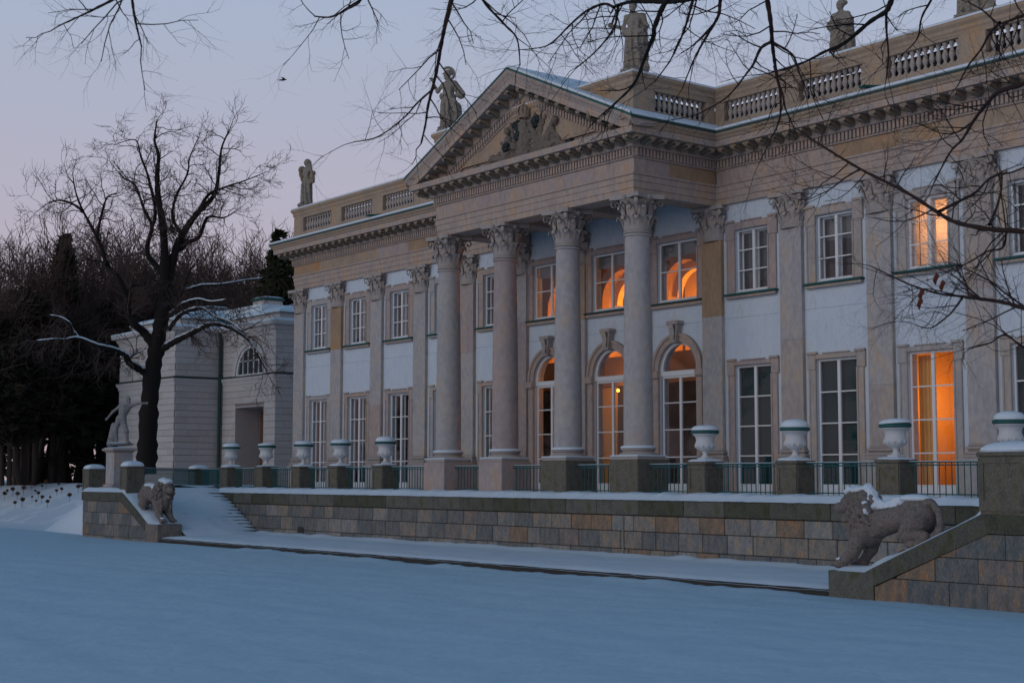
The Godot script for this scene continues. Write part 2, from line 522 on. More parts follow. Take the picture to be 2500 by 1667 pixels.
func corinthian() -> M: # capital of unit bottom radius 0.42, 1.2 high
	var m := M.new()
	m.lathe([[0.41, 0.0], [0.46, 0.02], [0.47, 0.06], [0.42, 0.1], [0.4, 0.14], [0.4, 0.6], [0.46, 0.85], [0.6, 1.04]], 16)
	for row in 2:
		for i in 8:
			var t := TAU * (i + 0.5 * row) / 8
			var o := Vector3(cos(t), 0, sin(t))
			var sd := Vector3(-sin(t), 0, cos(t))
			var h := 0.5 if row == 0 else 0.82
			var pts := []
			for q in [[0.41, 0.1], [0.44, h * 0.5], [0.49, h * 0.8], [0.58, h + 0.02], [0.66, h - 0.01], [0.66, h - 0.09]]: pts.append(o * q[0] + Vector3.UP * q[1])
			m.ribbon(pts, [0.13, 0.15, 0.16, 0.14, 0.1, 0.04], 0.035, sd)
			for e in [-1, 1]:
				var lo := []
				for p in pts.slice(1, 5): lo.append(p + sd * e * 0.09 + o * 0.015)
				m.ribbon(lo, [0.03, 0.05, 0.05, 0.03], 0.03, sd)
	for i in 4:
		var t := PI / 4 + i * PI / 2
		var o := Vector3(cos(t), 0, sin(t))
		var sd := Vector3(-sin(t), 0, cos(t))
		var c := o * 0.76 + Vector3.UP * 0.93
		var pts := [o * 0.45 + Vector3.UP * 0.62, o * 0.56 + Vector3.UP * 0.85]
		for k in 9:
			var a := PI * 0.75 - k * 0.75
			pts.append(c + (o * cos(a) + Vector3.UP * sin(a)) * (0.14 - k * 0.012))
		var wd := []
		for k in pts.size(): wd.append(0.06)
		m.ribbon(pts, wd, 0.028, sd)
		for e in [-1, 1]:
			var t2: float = t + e * 0.55
			var o2 := Vector3(cos(t2), 0, sin(t2))
			m.ribbon([o2 * 0.46 + Vector3.UP * 0.65, o2 * 0.52 + Vector3.UP * 0.86, o2 * 0.6 + Vector3.UP * 0.97, o2 * 0.64 + Vector3.UP * 0.9], [0.05, 0.07, 0.08, 0.05], 0.04, Vector3(-sin(t2), 0, cos(t2)))
	var poly := PackedVector2Array()
	for i in 4:
		var t := PI / 4 + i * PI / 2
		var o := Vector2(cos(t), sin(t))
		var sd := Vector2(-sin(t), cos(t))
		poly.append(o * 0.92 - sd * 0.09); poly.append(o * 0.92 + sd * 0.09)
		var t2 := t + PI / 4
		poly.append(Vector2(cos(t2), sin(t2)) * 0.56 + Vector2(sin(t2), -cos(t2)) * 0.18); poly.append(Vector2(cos(t2), sin(t2)) * 0.56 - Vector2(sin(t2), -cos(t2)) * 0.18)
		m.lathe([[0.0, -0.06], [0.08, -0.02], [0.1, 0.05], [0.05, 0.11], [0.0, 0.12]], 8, Vector3(cos(t2) * 0.58, 1.06, sin(t2) * 0.58))
	m.prism(poly, 1.06, 1.2, Transform3D(Basis(Vector3(1, 0, 0), Vector3(0, 0, 1), Vector3(0, 1, 0)), Vector3.ZERO))
	return m

func build_palace() -> void:
	var pal := thing("palace", "long two-storey neoclassical palace with columned portico, carved pediment and lit windows", "palace")
	# --- walls by bay
	var bays := []
	for k in 5:
		for s in [-1, 1]: bays.append([s * (7.4688 + k * BAY), s, k])
	for b in bays:
		var x0: float = b[0] - 1.8474 if b[2] else (PX if b[1] > 0 else b[0] - 1.8474)
		var x1: float = b[0] + 1.8474 if b[2] or b[1] > 0 else -PX
		var m := M.new()
		wall_bands(m, x0, x1, b[0], [[0.0, 4.48, 1.7229], [4.48, 6.16, 0.0], [6.18, 7.09, 0.0], [7.09, 9.29, 1.5755], [9.29, 10.6, 0.0]])
		m.box(Vector3(x0, 6.16, -0.45), Vector3(x1, 6.18, -0.02))
		part("wall", m, mats.plaster, pal)
	for i in 3:
		var cx := (i - 1) * 3.743
		var m := M.new()
		var x0 := cx - 1.8715 if i else -PX
		var x1 := cx + 1.8715 if i < 2 else PX
		wall_bands(m, x0, x1, cx, [[0.0, 4.5, 2.0], [5.62, 6.16, 0.0], [6.18, 7.09, 0.0], [7.09, 9.29, 2.1287], [9.29, 10.9, 0.0]])
		m.box(Vector3(x0, 6.16, -0.45), Vector3(x1, 6.18, -0.02))
		for k in 16: # the round head of the opening
			var a := PI - PI * k / 16
			var c := PI - PI * (k + 1) / 16
			var p := Vector2(cx + cos(a), 4.5 + 1.05 * sin(a))
			var q := Vector2(cx + cos(c), 4.5 + 1.05 * sin(c))
			m.prism(PackedVector2Array([p, q, Vector2(q.x, 5.62), Vector2(p.x, 5.62)]), -0.45, 0.0)
		m.box(Vector3(x0, 4.5, -0.45), Vector3(cx - 1.0, 5.62, 0)); m.box(Vector3(cx + 1.0, 4.5, -0.45), Vector3(x1, 5.62, 0))
		part("wall", m, mats.plaster, pal)
	part("end_wall", M.new().box(Vector3(-24.7, 0, -14), Vector3(-24.25, 10.6, -0.46)), mats.plaster, pal)
	part("end_wall", M.new().box(Vector3(24.25, 0, -14), Vector3(24.7, 10.6, -0.46)), mats.plaster, pal)
	# --- interior shell, so that light enters and leaves by the windows only
	var sh := M.new()
	sh.box(Vector3(-24.25, 0, -9.3), Vector3(24.25, 10.4, -9)); sh.box(Vector3(-24.25, -0.3, -9), Vector3(24.25, -0.005, -0.02)); sh.box(Vector3(-24.25, 10.41, -9), Vector3(24.25, 10.6, -0.46))
	sh.box(Vector3(-24.25, 6.0, -9), Vector3(-9.4, 6.25, -0.46)); sh.box(Vector3(5.75, 6.0, -9), Vector3(24.25, 6.25, -0.46))
	for x in [-20.4, -13.0, -9.4, 5.6, 12.95, 16.75, 20.5]: sh.box(Vector3(x, 0, -8.95), Vector3(x + 0.15, 10.4, -0.47))
	part("interior", sh, mats.dark_room, pal)
	# --- pilasters
	var cap := corinthian()
	var capm := cap.mesh()
	cache["capital"] = capm
	var shaft_cut := {-24.15: ["stone_pale", "stone_pale", 5.0], -20.45: ["stone_ochre", "stone_pale", 6.9], -16.75: ["stone_pale", "stone_pink", 4.0], -13.05: ["stone_grey", "stone_pale", 3.0], -9.35: ["stone_pink", "stone_grey", 6.0], -5.62: ["stone_pale", "stone_pink", 7.0], -1.87: ["stone_warm", "stone_grey", 6.8], 1.87: ["stone_beige", "stone_pale", 6.9], 5.62: ["stone_ochre", "stone_pale", 6.3], 9.35: ["stone_pale", "stone_beige", 5.2], 13.05: ["stone_pale", "stone_beige", 3.5], 16.75: ["stone_beige", "stone_pale", 6.2], 20.45: ["stone_pale", "stone_pale", 5.0]}
	for x in shaft_cut:
		var c: Array = shaft_cut[x]
		var g := group("pilaster", pal, Vector3(x, 0, 0))
		part("pedestal", M.new().bevel(Vector3(-0.62, 0, -0.1), Vector3(0.62, 1.06, 0.3), 0.02).bevel(Vector3(-0.68, 1.06, -0.1), Vector3(0.68, 1.16, 0.36), 0.02), mats.stone_grey, g)
		var b := M.new().bevel(Vector3(-0.62, 1.16, -0.1), Vector3(0.62, 1.26, 0.31), 0.02)
		for q in [[0.6, 1.26, 1.36], [0.53, 1.36, 1.41], [0.57, 1.41, 1.5], [0.52, 1.5, 1.56]]: b.bevel(Vector3(-q[0], q[1], -0.1), Vector3(q[0], q[2], q[0] - 0.32), 0.025)
		part("base", b, mats.carved, g)
		part("shaft", M.new().bevel(Vector3(-0.49, 1.56, -0.1), Vector3(0.49, c[2], 0.16), 0.012), mats[c[1]], g)
		part("shaft", M.new().bevel(Vector3(-0.49, c[2], -0.1), Vector3(0.49, 9.0, 0.16), 0.012), mats[c[0]], g)
		for st in {9.35: [[0.38, 6.15, 0.22, 6.1, -0.3, 4.9, -0.47, 4.5, -0.47, 4.9]], 5.62: [[-0.4, 6.2, -0.2, 6.1, 0.3, 4.9, 0.47, 3.2, 0.2, 2.2, 0.47, 1.8, 0.47, 4.6]]}.get(x, []):
			var poly := PackedVector2Array() # a rust-coloured stain run down the stone
			for i in range(0, st.size(), 2): poly.append(Vector2(st[i], st[i + 1]))
			part("rust_stain", M.new().prism(poly, 0.15, 0.163), mats.stone_warm if x > 6.0 else mats.stone_ochre, g)
		part("capital", M.new().add(cap, Transform3D(Basis.from_scale(Vector3(1.12, 1.04, 0.62)), Vector3(0, 8.99, 0.02))), mats.carved, g)
	# --- upper windows and the doors below
	for b in bays:
		if b[1] > 0 and b[2] > 3: continue
		var sf: String = ["stone", "stone_grey", "stone_pink", "stone", "stone_grey"][b[2]] if b[1] < 0 else ["stone_pink", "stone_beige", "stone_grey", "stone_beige", "stone"][b[2]]
		var g := group("window", pal, Vector3(b[0], 0, 0))
		glaze(g, 1.5755, [7.09, 7.84, 8.56, 9.29], false)
		surround(g, 1.5755, 7.02, 9.29, 0.37, 0.26, mats[sf])
		part("sill", M.new().bevel(Vector3(-1.22, 6.95, 0), Vector3(1.22, 7.02, 0.24), 0.015), mats.copper, g)
		part("sill_stone", M.new().bevel(Vector3(-1.18, 6.84, 0), Vector3(1.18, 6.95, 0.17), 0.03), mats[sf], g)
		var d := group("french_window", pal, Vector3(b[0], 0, 0))
		glaze(d, 1.7229, [0.0, 0.34, 1.33, 2.36, 3.39, 4.48], true, b[1] < 0)
		surround(d, 1.7229, 0.0, 4.48, 0.28, 0.16, mats["stone_pink" if sf == "stone_warm" else sf])
		if b[1] > 0 and b[2] != 2:
			part("roller_or_added_blind", M.new().box(Vector3(-0.84, 0.3, -0.3), Vector3(0.84, 4.46, -0.28)), mats.blind, d)
		if b[1] > 0 and (b[2] == 0 or b[2] == 3):
			part("roller_or_added_blind", M.new().box(Vector3(-0.8, 7.5 if b[2] == 0 else 7.1, -0.56), Vector3(0.8, 9.28, -0.54)), mats.blind, g)
		if b[1] < 0 and b[2] == 0:
			part("roller_or_added_blind", M.new().box(Vector3(-0.84, 7.1, -0.5), Vector3(0.84, 9.28, -0.48)), mats.blind, g); part("roller_or_added_blind", M.new().box(Vector3(-0.84, 0.3, -0.5), Vector3(0.84, 4.46, -0.48)), mats.blind, d)  # dark screens added to hide the lit salon behind this bay
		if b[1] > 0 and b[2] == 1:
			part("roller_or_added_blind", M.new().box(Vector3(-0.8, 8.5, -0.56), Vector3(0.8, 9.28, -0.54)), mats.grey_blind, g)
	for i in 3:
		var cx := (i - 1) * 3.743
		var g := group("window", pal, Vector3(cx, 0, 0))
		glaze(g, 2.1287, [7.09, 8.2, 9.29], false, false)
		surround(g, 2.1287, 7.02, 9.29, 0.3, 0.2, mats.stone_pink)
		part("sill", M.new().bevel(Vector3(-1.4, 6.96, 0), Vector3(1.4, 7.02, 0.22), 0.015), mats.copper_dark, g)
		part("sill_stone", M.new().bevel(Vector3(-1.36, 6.82, 0), Vector3(1.36, 6.96, 0.15), 0.03), mats.stone, g)
		part("roller_or_added_blind", M.new().box(Vector3(-1.0, 8.78, -0.3), Vector3(1.0, 9.28, -0.28)), mats.grey_blind, g)
		var d := group("arched_window", pal, Vector3(cx, 0, 0))
		glaze(d, 1.9, [0.0, 0.34, 1.33, 2.33, 3.32, 4.3], true, false)
		var f := M.new().bevel(Vector3(-1.0, 4.3, -0.2), Vector3(1.0, 4.5, -0.05), 0.02)
		for k in 20: # round frame of the lunette
			var a := PI * k / 20
			var c := PI * (k + 1) / 20
			f.prism(PackedVector2Array([Vector2(cos(a), 4.5 + 1.05 * sin(a)), Vector2(cos(c), 4.5 + 1.05 * sin(c)), Vector2(0.9 * cos(c), 4.5 + 0.95 * sin(c)), Vector2(0.9 * cos(a), 4.5 + 0.95 * sin(a))]), -0.18, -0.07)
		part("lunette_frame", f, mats.white_paint, d)
		var gl := M.new()
		for k in 16:
			var a := PI * k / 16
			var c := PI * (k + 1) / 16
			gl.tri(Vector3(0, 4.5, -0.12), Vector3(0.92 * cos(a), 4.5 + 0.97 * sin(a), -0.12), Vector3(0.92 * cos(c), 4.5 + 0.97 * sin(c), -0.12))
		part("pane", gl, mats.glass, d)
		var su := M.new()
		for k in 24:
			var a := PI * k / 24
			var c := PI * (k + 1) / 24
			for q in [[1.0, 1.2, 0.1], [1.2, 1.31, 0.15]]:
				su.prism(PackedVector2Array([Vector2(q[0] * cos(a), 4.5 + (q[0] + 0.05) * sin(a)), Vector2(q[1] * cos(a), 4.5 + (q[1] + 0.05) * sin(a)), Vector2(q[1] * cos(c), 4.5 + (q[1] + 0.05) * sin(c)), Vector2(q[0] * cos(c), 4.5 + (q[0] + 0.05) * sin(c))]), -0.02, q[2])
		for s in [-1, 1]:
			su.bevel(Vector3(minf(s * 1.0, s * 1.3), 0, -0.02), Vector3(maxf(s * 1.0, s * 1.3), 4.22, 0.12), 0.02)
			su.bevel(Vector3(minf(s * 0.98, s * 1.37), 4.22, -0.02), Vector3(maxf(s * 0.98, s * 1.37), 4.5, 0.2), 0.04)
		part("surround", su, mats.stone, d)
		var ks := M.new().prism(PackedVector2Array([Vector2(-0.13, 5.5), Vector2(0.13, 5.5), Vector2(0.22, 6.15), Vector2(-0.22, 6.15)]), 0.0, 0.28)
		ks.bevel(Vector3(-0.3, 6.15, 0), Vector3(0.3, 6.3, 0.36), 0.03)
		ks.ribbon([Vector3(0, 5.5, 0.24), Vector3(0, 5.65, 0.36), Vector3(0, 5.85, 0.32), Vector3(0, 6.0, 0.36), Vector3(0, 6.14, 0.42), Vector3(0, 6.1, 0.3)], [0.08, 0.11, 0.12, 0.13, 0.14, 0.1], 0.06, Vector3.RIGHT)
		part("keystone", ks, mats.carved, d)
	# --- rooms: arched niches of the lit salon behind the portico
	var salon := M.new()
	salon.box(Vector3(-9.2, 4.45, -5.7), Vector3(5.55, 5.7, -4.0))
	for i in 4:
		var cx := -7.486 + i * 3.743
		for k in 20:
			var a := PI * k / 20
			var c := PI * (k + 1) / 20
			var p := Vector2(cx + 1.35 * cos(a), 8.05 + 1.35 * sin(a))
			var q := Vector2(cx + 1.35 * cos(c), 8.05 + 1.35 * sin(c))
			salon.prism(PackedVector2Array([p, Vector2(p.x, 10.4), Vector2(q.x, 10.4), q]), -4.4, -4.0)
		salon.box(Vector3(cx - 1.8715, 5.7, -4.4), Vector3(cx - 1.35, 10.4, -4.0)); salon.box(Vector3(cx + 1.35, 5.7, -4.4), Vector3(cx + 1.8715, 10.4, -4.0))
	part("salon_wall", salon, mats.salon_stone, pal)
	part("dark_salon_wall", M.new().box(Vector3(-9.2, 0.0, -5.7), Vector3(5.55, 4.44, -4.01)), mats.dark_room, pal)  # lower wall coloured dark, so the side arches look unlit
	part("curtain_or_added_panel", M.new().box(Vector3(-5.3, 0.05, -4.0), Vector3(-4.1, 4.4, -3.95)).box(Vector3(-3.4, 0.05, -4.0), Vector3(-2.5, 4.4, -3.95)), mats.gold_curtain, pal)  # added orange panels, so the middle arch looks warmly lit
	var vault := M.new()
	for i in 4:
		var cx := -7.486 + i * 3.743
		vault.box(Vector3(cx - 1.75, 5.71, -5.9), Vector3(cx + 1.75, 10.35, -5.7))
		for k in 20: # arched rib inside the niche
			var a := PI * k / 20
			var c := PI * (k + 1) / 20
			vault.prism(PackedVector2Array([Vector2(cx + 1.45 * cos(a), 8.05 + 1.45 * sin(a)), Vector2(cx + 1.45 * cos(c), 8.05 + 1.45 * sin(c)), Vector2(cx + 1.1 * cos(c), 8.0 + 1.1 * sin(c)), Vector2(cx + 1.1 * cos(a), 8.0 + 1.1 * sin(a))]), -4.95, -4.65)
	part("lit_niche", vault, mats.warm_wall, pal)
	var rw := M.new()
	rw.box(Vector3(13.11, 0.0, -3.4), Vector3(16.74, 6.0, -3.2)); rw.box(Vector3(13.11, 0.0, -3.2), Vector3(13.2, 6.0, -0.47)); rw.box(Vector3(16.65, 0.0, -3.2), Vector3(16.74, 6.0, -0.47))
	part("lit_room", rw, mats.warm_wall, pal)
	var cu := M.new()
	for s in [-1, 1]:
		for k in 6:
			var x: float = 14.858 + s * (0.95 - k * 0.075)
			cu.lathe([[0.05, 0.05], [0.045, 2.0], [0.05, 4.4]], 8, Vector3(x, 0, -0.72 - 0.04 * (k % 2)))
	part("curtain_or_added_panel", cu, mats.gold_curtain, pal)
	var bl := M.new()
	for k in 12: bl.box(Vector3(14.858 - 0.92 + k * 0.155, 7.0, -0.62 - 0.03 * (k % 2)), Vector3(14.858 - 0.775 + k * 0.155, 9.4, -0.61 - 0.03 * (k % 2)))
	part("curtain_or_added_panel", bl, mats.pale_curtain, pal)
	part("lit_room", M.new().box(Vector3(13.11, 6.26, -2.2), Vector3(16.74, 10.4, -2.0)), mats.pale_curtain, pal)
	# --- entablature
	part("architrave", M.new().sweep([[-0.5, 10.25], [-0.06, 10.25], [-0.06, 10.46], [-0.03, 10.47], [-0.03, 10.7], [0.0, 10.71], [0.0, 10.9], [0.05, 10.93], [0.05, 11.0], [-0.06, 11.0]], WALL_PLAN), mats.stone, pal)
	var ft := ["stone_warm", "stone_ochre", "stone", "stone_pink", "stone_warm", "stone", "stone_ochre"]
	var fi := 0
	for seg in [[-24.7, -5.95, 7, 0.2], [-5.95, 5.95, 5, 4.18], [5.95, 24.7, 7, 0.2]]:
		for k in seg[2]:
			var a: float = lerpf(seg[0], seg[1], float(k) / seg[2])
			var b: float = lerpf(seg[0], seg[1], (k + 1.0) / seg[2])
			part("frieze_block", M.new().box(Vector3(a, 11.0, seg[3] - 0.6), Vector3(b, 11.5, seg[3] - 0.03)), mats[["stone", "stone_pink", "stone", "stone_pink", "stone"][k] if seg[2] == 5 else ft[(fi * 3 + 1) % 7]], pal)
			fi += 1
	for s in [-1, 1]:
		for k in 3:
			part("frieze_block", M.new().box(Vector3(s * 5.92 - (0.6 if s > 0 else 0.0), 11.0, 0.17 + k * 1.137), Vector3(s * 5.92 + (0.0 if s > 0 else 0.6), 11.5, 0.17 + (k + 1) * 1.137)), mats[["stone_ochre", "stone_ochre", "stone_pink"][k]], pal)
	part("frieze_block", M.new().box(Vector3(-24.67, 11.0, -14), Vector3(-24.1, 11.5, -0.4)), mats.stone_warm, pal)
	var corn := [[-0.1, 11.5], [0.04, 11.5], [0.05, 11.53], [0.05, 11.83], [0.15, 11.84], [0.19, 11.92], [0.19, 12.14], [0.78, 12.14], [0.78, 12.36], [-0.3, 12.37]]
	part("cornice", M.new().sweep(corn, WALL_PLAN), mats.stone, pal)
	var cy := [[0.74, 12.36], [0.8, 12.38], [0.83, 12.45], [0.9, 12.52], [0.92, 12.6], [0.3, 12.61]]
	var left_plan := [Vector2(-24.7, -14), Vector2(-24.7, 0.2), Vector2(-5.95, 0.2), Vector2(-5.95, 5.08)]
	var right_plan := [Vector2(5.95, 5.08), Vector2(5.95, 0.2), Vector2(24.7, 0.2), Vector2(24.7, -14)]
	for pl in [left_plan, right_plan]:
		part("cornice_moulding", M.new().sweep(cy, pl), mats.stone_warm, pal)
		part("gutter", M.new().sweep([[0.86, 12.59], [0.95, 12.59], [0.95, 12.66], [0.86, 12.67]], pl), mats.copper_dark, pal)
		var ss := M.new().sweep([[0.9, 12.67], [0.94, 12.7], [0.92, 12.76], [0.86, 12.8], [0.5, 12.92], [0.0, 13.04], [-0.02, 12.7]], pl)
		part("snow", ss, mats.snow, pal)
	# dentils (about 460 of them: one mass), modillions
	var dent := M.new()
	along(WALL_PLAN, 0.157, func(p: Vector2, nn: Vector2, t: Vector2) -> void:
		var c := p + nn * 0.09
		var e := t.abs() * 0.09 + nn.abs() * 0.09
		dent.box(Vector3(c.x - e.x / 2, 11.56, c.y - e.y / 2), Vector3(c.x + e.x / 2, 11.82, c.y + e.y / 2)))
	stuff(part("dentil_course", dent, mats.stone, pal))
	var mod := M.new()
	var mp := PackedVector2Array([Vector2(0.0, 0.0), Vector2(0.1, -0.02), Vector2(0.28, 0.05), Vector2(0.42, 0.1), Vector2(0.5, 0.1), Vector2(0.5, 0.2), Vector2(0.0, 0.2)])
	mod.prism(mp, -0.13, 0.13)
	mod.ribbon([Vector3(0.04, 0.0, 0), Vector3(0.2, -0.02, 0), Vector3(0.36, 0.04, 0), Vector3(0.5, 0.05, 0), Vector3(0.5, 0.12, 0)], [0.1, 0.12, 0.12, 0.1, 0.06], 0.04, Vector3(0, 0, 1))
	var modm := mod.mesh()
	along(WALL_PLAN, 0.61, func(p: Vector2, nn: Vector2, _t: Vector2) -> void:
		var o := part("modillion", modm, mats.carved_dark, pal, Vector3(p.x + nn.x * 0.2, 11.93, p.y + nn.y * 0.2))
		o.rotation.y = atan2(-nn.y, nn.x))
	for q in [[-24.7, 0.2, 0, 1, -1, 0], [-24.7, 0.2, -1, 0, 0, 1], [-5.95, 4.18, 0, 1, -1, 0], [-5.95, 4.18, -1, 0, 0, 1], [5.95, 4.18, 0, 1, 1, 0], [5.95, 4.18, 1, 0, 0, 1]]: # the brackets at the outer corners
		var o := part("modillion", modm, mats.carved_dark, pal, Vector3(q[0] + q[2] * 0.2 + q[4] * 0.33, 11.93, q[1] + q[3] * 0.2 + q[5] * 0.33))
		o.rotation.y = atan2(-q[3], q[2])
	# --- portico: beams, ceiling, columns
	var pb := M.new()
	pb.box(Vector3(-5.44, 10.25, 3.26), Vector3(5.44, 12.1, 3.67))
	for s in [-1, 1]: pb.box(Vector3(minf(s * 4.95, s * 5.44), 10.25, 0.1), Vector3(maxf(s * 4.95, s * 5.44), 12.1, 3.26))
	for x in [-1.87, 1.87]: pb.box(Vector3(x - 0.4, 10.28, 0.1), Vector3(x + 0.4, 10.9, 3.26))
	part("portico_beam", pb, mats.stone, pal)
	part("portico_ceiling", M.new().box(Vector3(-4.94, 10.7, 0.05), Vector3(4.94, 10.88, 3.25)), mats.stone_pink, pal)
	var tints := [["stone_grey", "stone_grey"], ["stone_pink", "stone_pink"], ["stone_pale", "stone_pale"], ["stone_pale", "stone_grey"]]
	for i in 4:
		var g := group("column", pal, Vector3((i - 1.5) * 3.743, 0, 3.72))
		part("pedestal", M.new().bevel(Vector3(-0.72, -0.1, -0.72), Vector3(0.72, 1.17, 0.72), 0.03), mats[["stone_pink", "stone_pink", "pier", "pier"][i]], g)
		var bs := M.new().bevel(Vector3(-0.66, 1.17, -0.66), Vector3(0.66, 1.28, 0.66), 0.02)
		bs.lathe([[0.62, 1.27], [0.67, 1.31], [0.67, 1.36], [0.62, 1.4], [0.55, 1.42], [0.53, 1.46], [0.56, 1.48], [0.6, 1.51], [0.6, 1.55], [0.55, 1.58], [0.515, 1.6]], 28)
		part("base", bs, mats.carved, g)
		var sn := M.new().lathe([[0.52, 1.56], [0.62, 1.57], [0.61, 1.62], [0.5, 1.66]], 28)
		sn.bevel(Vector3(-0.7, 1.275, -0.7), Vector3(0.7, 1.33, 0.7), 0.025)
		part("snow", sn, mats.snow, g)
		var sh2 := []
		for k in 13:
			var t := k / 12.0
			sh2.append([0.51 - 0.085 * pow(t, 1.6), 1.6 + t * 7.24])
		part("shaft", M.new().lathe(sh2.slice(0, 6), 32), mats[tints[i][1]], g)
		part("shaft", M.new().lathe(sh2.slice(5, 13), 32).lathe([[0.43, 8.8], [0.475, 8.82], [0.475, 8.88], [0.42, 8.9]], 32), mats[tints[i][0]], g)
		part("capital", capm, mats.carved, g, Vector3(0, 8.9, 0)).scale = Vector3(1.03, 1.12, 1.03)
	# --- pediment
	var ytop := func(x: float) -> float: return 15.72 - absf(x) * (15.72 - 12.62) / 6.87
	part("tympanum", M.new().prism(PackedVector2Array([Vector2(-6.0, 12.37), Vector2(6.0, 12.37), Vector2(0, 15.2)]), 3.7, 4.12), mats.stone_pink, pal)
	var rk := [[-0.06, -1.16], [0.03, -1.16], [0.05, -1.12], [0.05, -0.86], [0.15, -0.84], [0.19, -0.76], [0.19, -0.54], [0.78, -0.54], [0.78, -0.32], [0.8, -0.3], [0.83, -0.22], [0.9, -0.12], [0.93, 0.0], [-0.4, 0.0]]
	for s in [-1, 1]:
		var m := M.new()
		var xo := 6.86
		for j in rk.size() - 1:
			var xa := minf(xo, (15.72 + rk[j][1] - 12.375) * 6.87 / 3.1)   # the lower mouldings end on the level cornice
			var xb := minf(xo, (15.72 + rk[j + 1][1] - 12.375) * 6.87 / 3.1)
			var a := Vector3(s * xa, ytop.call(xa) + rk[j][1], 4.18 + rk[j][0])
			var b := Vector3(s * xb, ytop.call(xb) + rk[j + 1][1], 4.18 + rk[j + 1][0])
			var c := Vector3(0, ytop.call(0.0) + rk[j + 1][1], 4.18 + rk[j + 1][0])
			var d := Vector3(0, ytop.call(0.0) + rk[j][1], 4.18 + rk[j][0])
			if s > 0: m.quad(d, a, b, c)
			else: m.quad(a, d, c, b)
		for j in range(9, rk.size() - 1): # end face
			m.tri(Vector3(s * xo, ytop.call(xo) - 0.2, 4.0), Vector3(s * xo, ytop.call(xo) + rk[j][1], 4.18 + rk[j][0]), Vector3(s * xo, ytop.call(xo) + rk[j + 1][1], 4.18 + rk[j + 1][0]))
		part("raking_cornice", m, mats.stone, pal)
		var dn := M.new()
		for k in 32:
			var x: float = s * (0.3 + k * 0.157)
			if absf(x) > 5.1: break
			dn.box(Vector3(x - 0.045, ytop.call(x) - 1.1, 4.22), Vector3(x + 0.045, ytop.call(x) - 0.87, 4.315))
		stuff(part("dentil_course", dn, mats.stone, pal))
		for k in 10:
			var x: float = s * (0.35 + k * 0.58)
			var o := part("modillion", modm, mats.carved_dark, pal, Vector3(x, ytop.call(x) - 0.75, 4.38))
			o.rotation.y = -PI / 2
		var ro := M.new()
		var sl := M.new()
		for q in [[ro, 0.0, 0.07, 5.13], [sl, 0.075, 0.17, 5.06]]:
			var lo: float = q[1]
			var hi: float = q[2]
			var e: float = xo + 0.03 - (0.0 if q[0] == ro else 0.12)
			var p := PackedVector2Array([Vector2(s * e, ytop.call(e) + lo), Vector2(s * e, ytop.call(e) + hi), Vector2(0, 15.72 + hi), Vector2(0, 15.72 + lo)])
			q[0].prism(p, -3.0, q[3])
		part("roof", ro, mats.copper, pal)
		part("snow", sl, mats.snow, pal)
	relief(pal)
	# --- attic parapet with balusters
	part("attic_plinth", M.new().sweep([[-0.4, 12.75], [0.06, 12.75], [0.06, 13.12], [0.02, 13.2], [0.0, 13.24], [-0.4, 13.24]], WALL_PLAN), mats.stone_warm, pal)
	part("attic_rail", M.new().sweep([[-0.4, 13.96], [0.0, 13.96], [0.02, 14.1], [0.06, 14.16], [0.06, 14.26], [0.14, 14.36], [0.16, 14.46], [-0.4, 14.5]], WALL_PLAN).sweep([[-0.42, 14.5], [-0.42, 13.96], [-0.2, 13.96]], WALL_PLAN), mats.stone_warm, pal)
	part("snow", M.new().sweep([[0.13, 14.47], [0.13, 14.53], [0.05, 14.57], [-0.3, 14.58], [-0.43, 14.5]], WALL_PLAN), mats.snow, pal)
	var blocks := []
	for x in [-24.2, -20.4, -16.6, -12.95, -9.3, 9.45, 13.1, 16.8, 20.5]: blocks.append([x - 0.48, x + 0.48, -0.21, 0.235])
	for s in [-1, 1]:
		blocks.append([minf(s * 5.985, s * 4.95), maxf(s * 5.985, s * 4.95), 3.2, 4.215]); blocks.append([minf(s * 5.97, s * 6.4), maxf(s * 5.97, s * 6.4), -0.21, 0.225]); blocks.append([minf(s * 5.97, s * 5.57), maxf(s * 5.97, s * 5.57), 0.22, 0.62])
	for b in blocks: part("attic_block", M.new().bevel(Vector3(b[0], 13.0, b[2]), Vector3(b[1], 13.97, b[3]), 0.015), mats.stone_warm, pal)
	part("attic_panel", M.new().box(Vector3(-4.94, 13.24, 3.8), Vector3(4.94, 13.96, 4.17)), mats.stone_warm, pal)
	var bal := M.new().lathe([[0.09, 0.0], [0.09, 0.06], [0.055, 0.1], [0.05, 0.15], [0.09, 0.24], [0.1, 0.3], [0.08, 0.4], [0.045, 0.52], [0.05, 0.58], [0.085, 0.62], [0.085, 0.72]], 8).mesh()
	var spots := []
	var edges := [-24.2, -20.4, -16.6, -12.95, -9.3, -6.0]
	for i in 5:
		var a: float = edges[i] + 0.62
		var b: float = edges[i + 1] - (0.62 if i < 4 else 0.5)
		for k in 11: spots.append(Vector3(lerpf(a, b, k / 10.0), 13.24, 0.02))
	edges = [6.0, 9.45, 13.1, 16.8, 20.5]
	for i in 4:
		var a: float = edges[i] + (0.62 if i else 0.55)
		var b: float = edges[i + 1] - 0.62
		for k in 11: spots.append(Vector3(lerpf(a, b, k / 10.0), 13.24, 0.02))
	for k in 10:
		for s in [-1, 1]: spots.append(Vector3(s * 5.77, 13.24, lerpf(0.8, 3.05, k / 9.0)))
	for p in spots: part("baluster", bal, mats.carved, pal, p)
	var rf := M.new().box(Vector3(-24.3, 12.6, -14), Vector3(24.3, 12.95, -0.42)).box(Vector3(-5.5, 12.6, -0.42), Vector3(5.5, 12.95, 3.6))
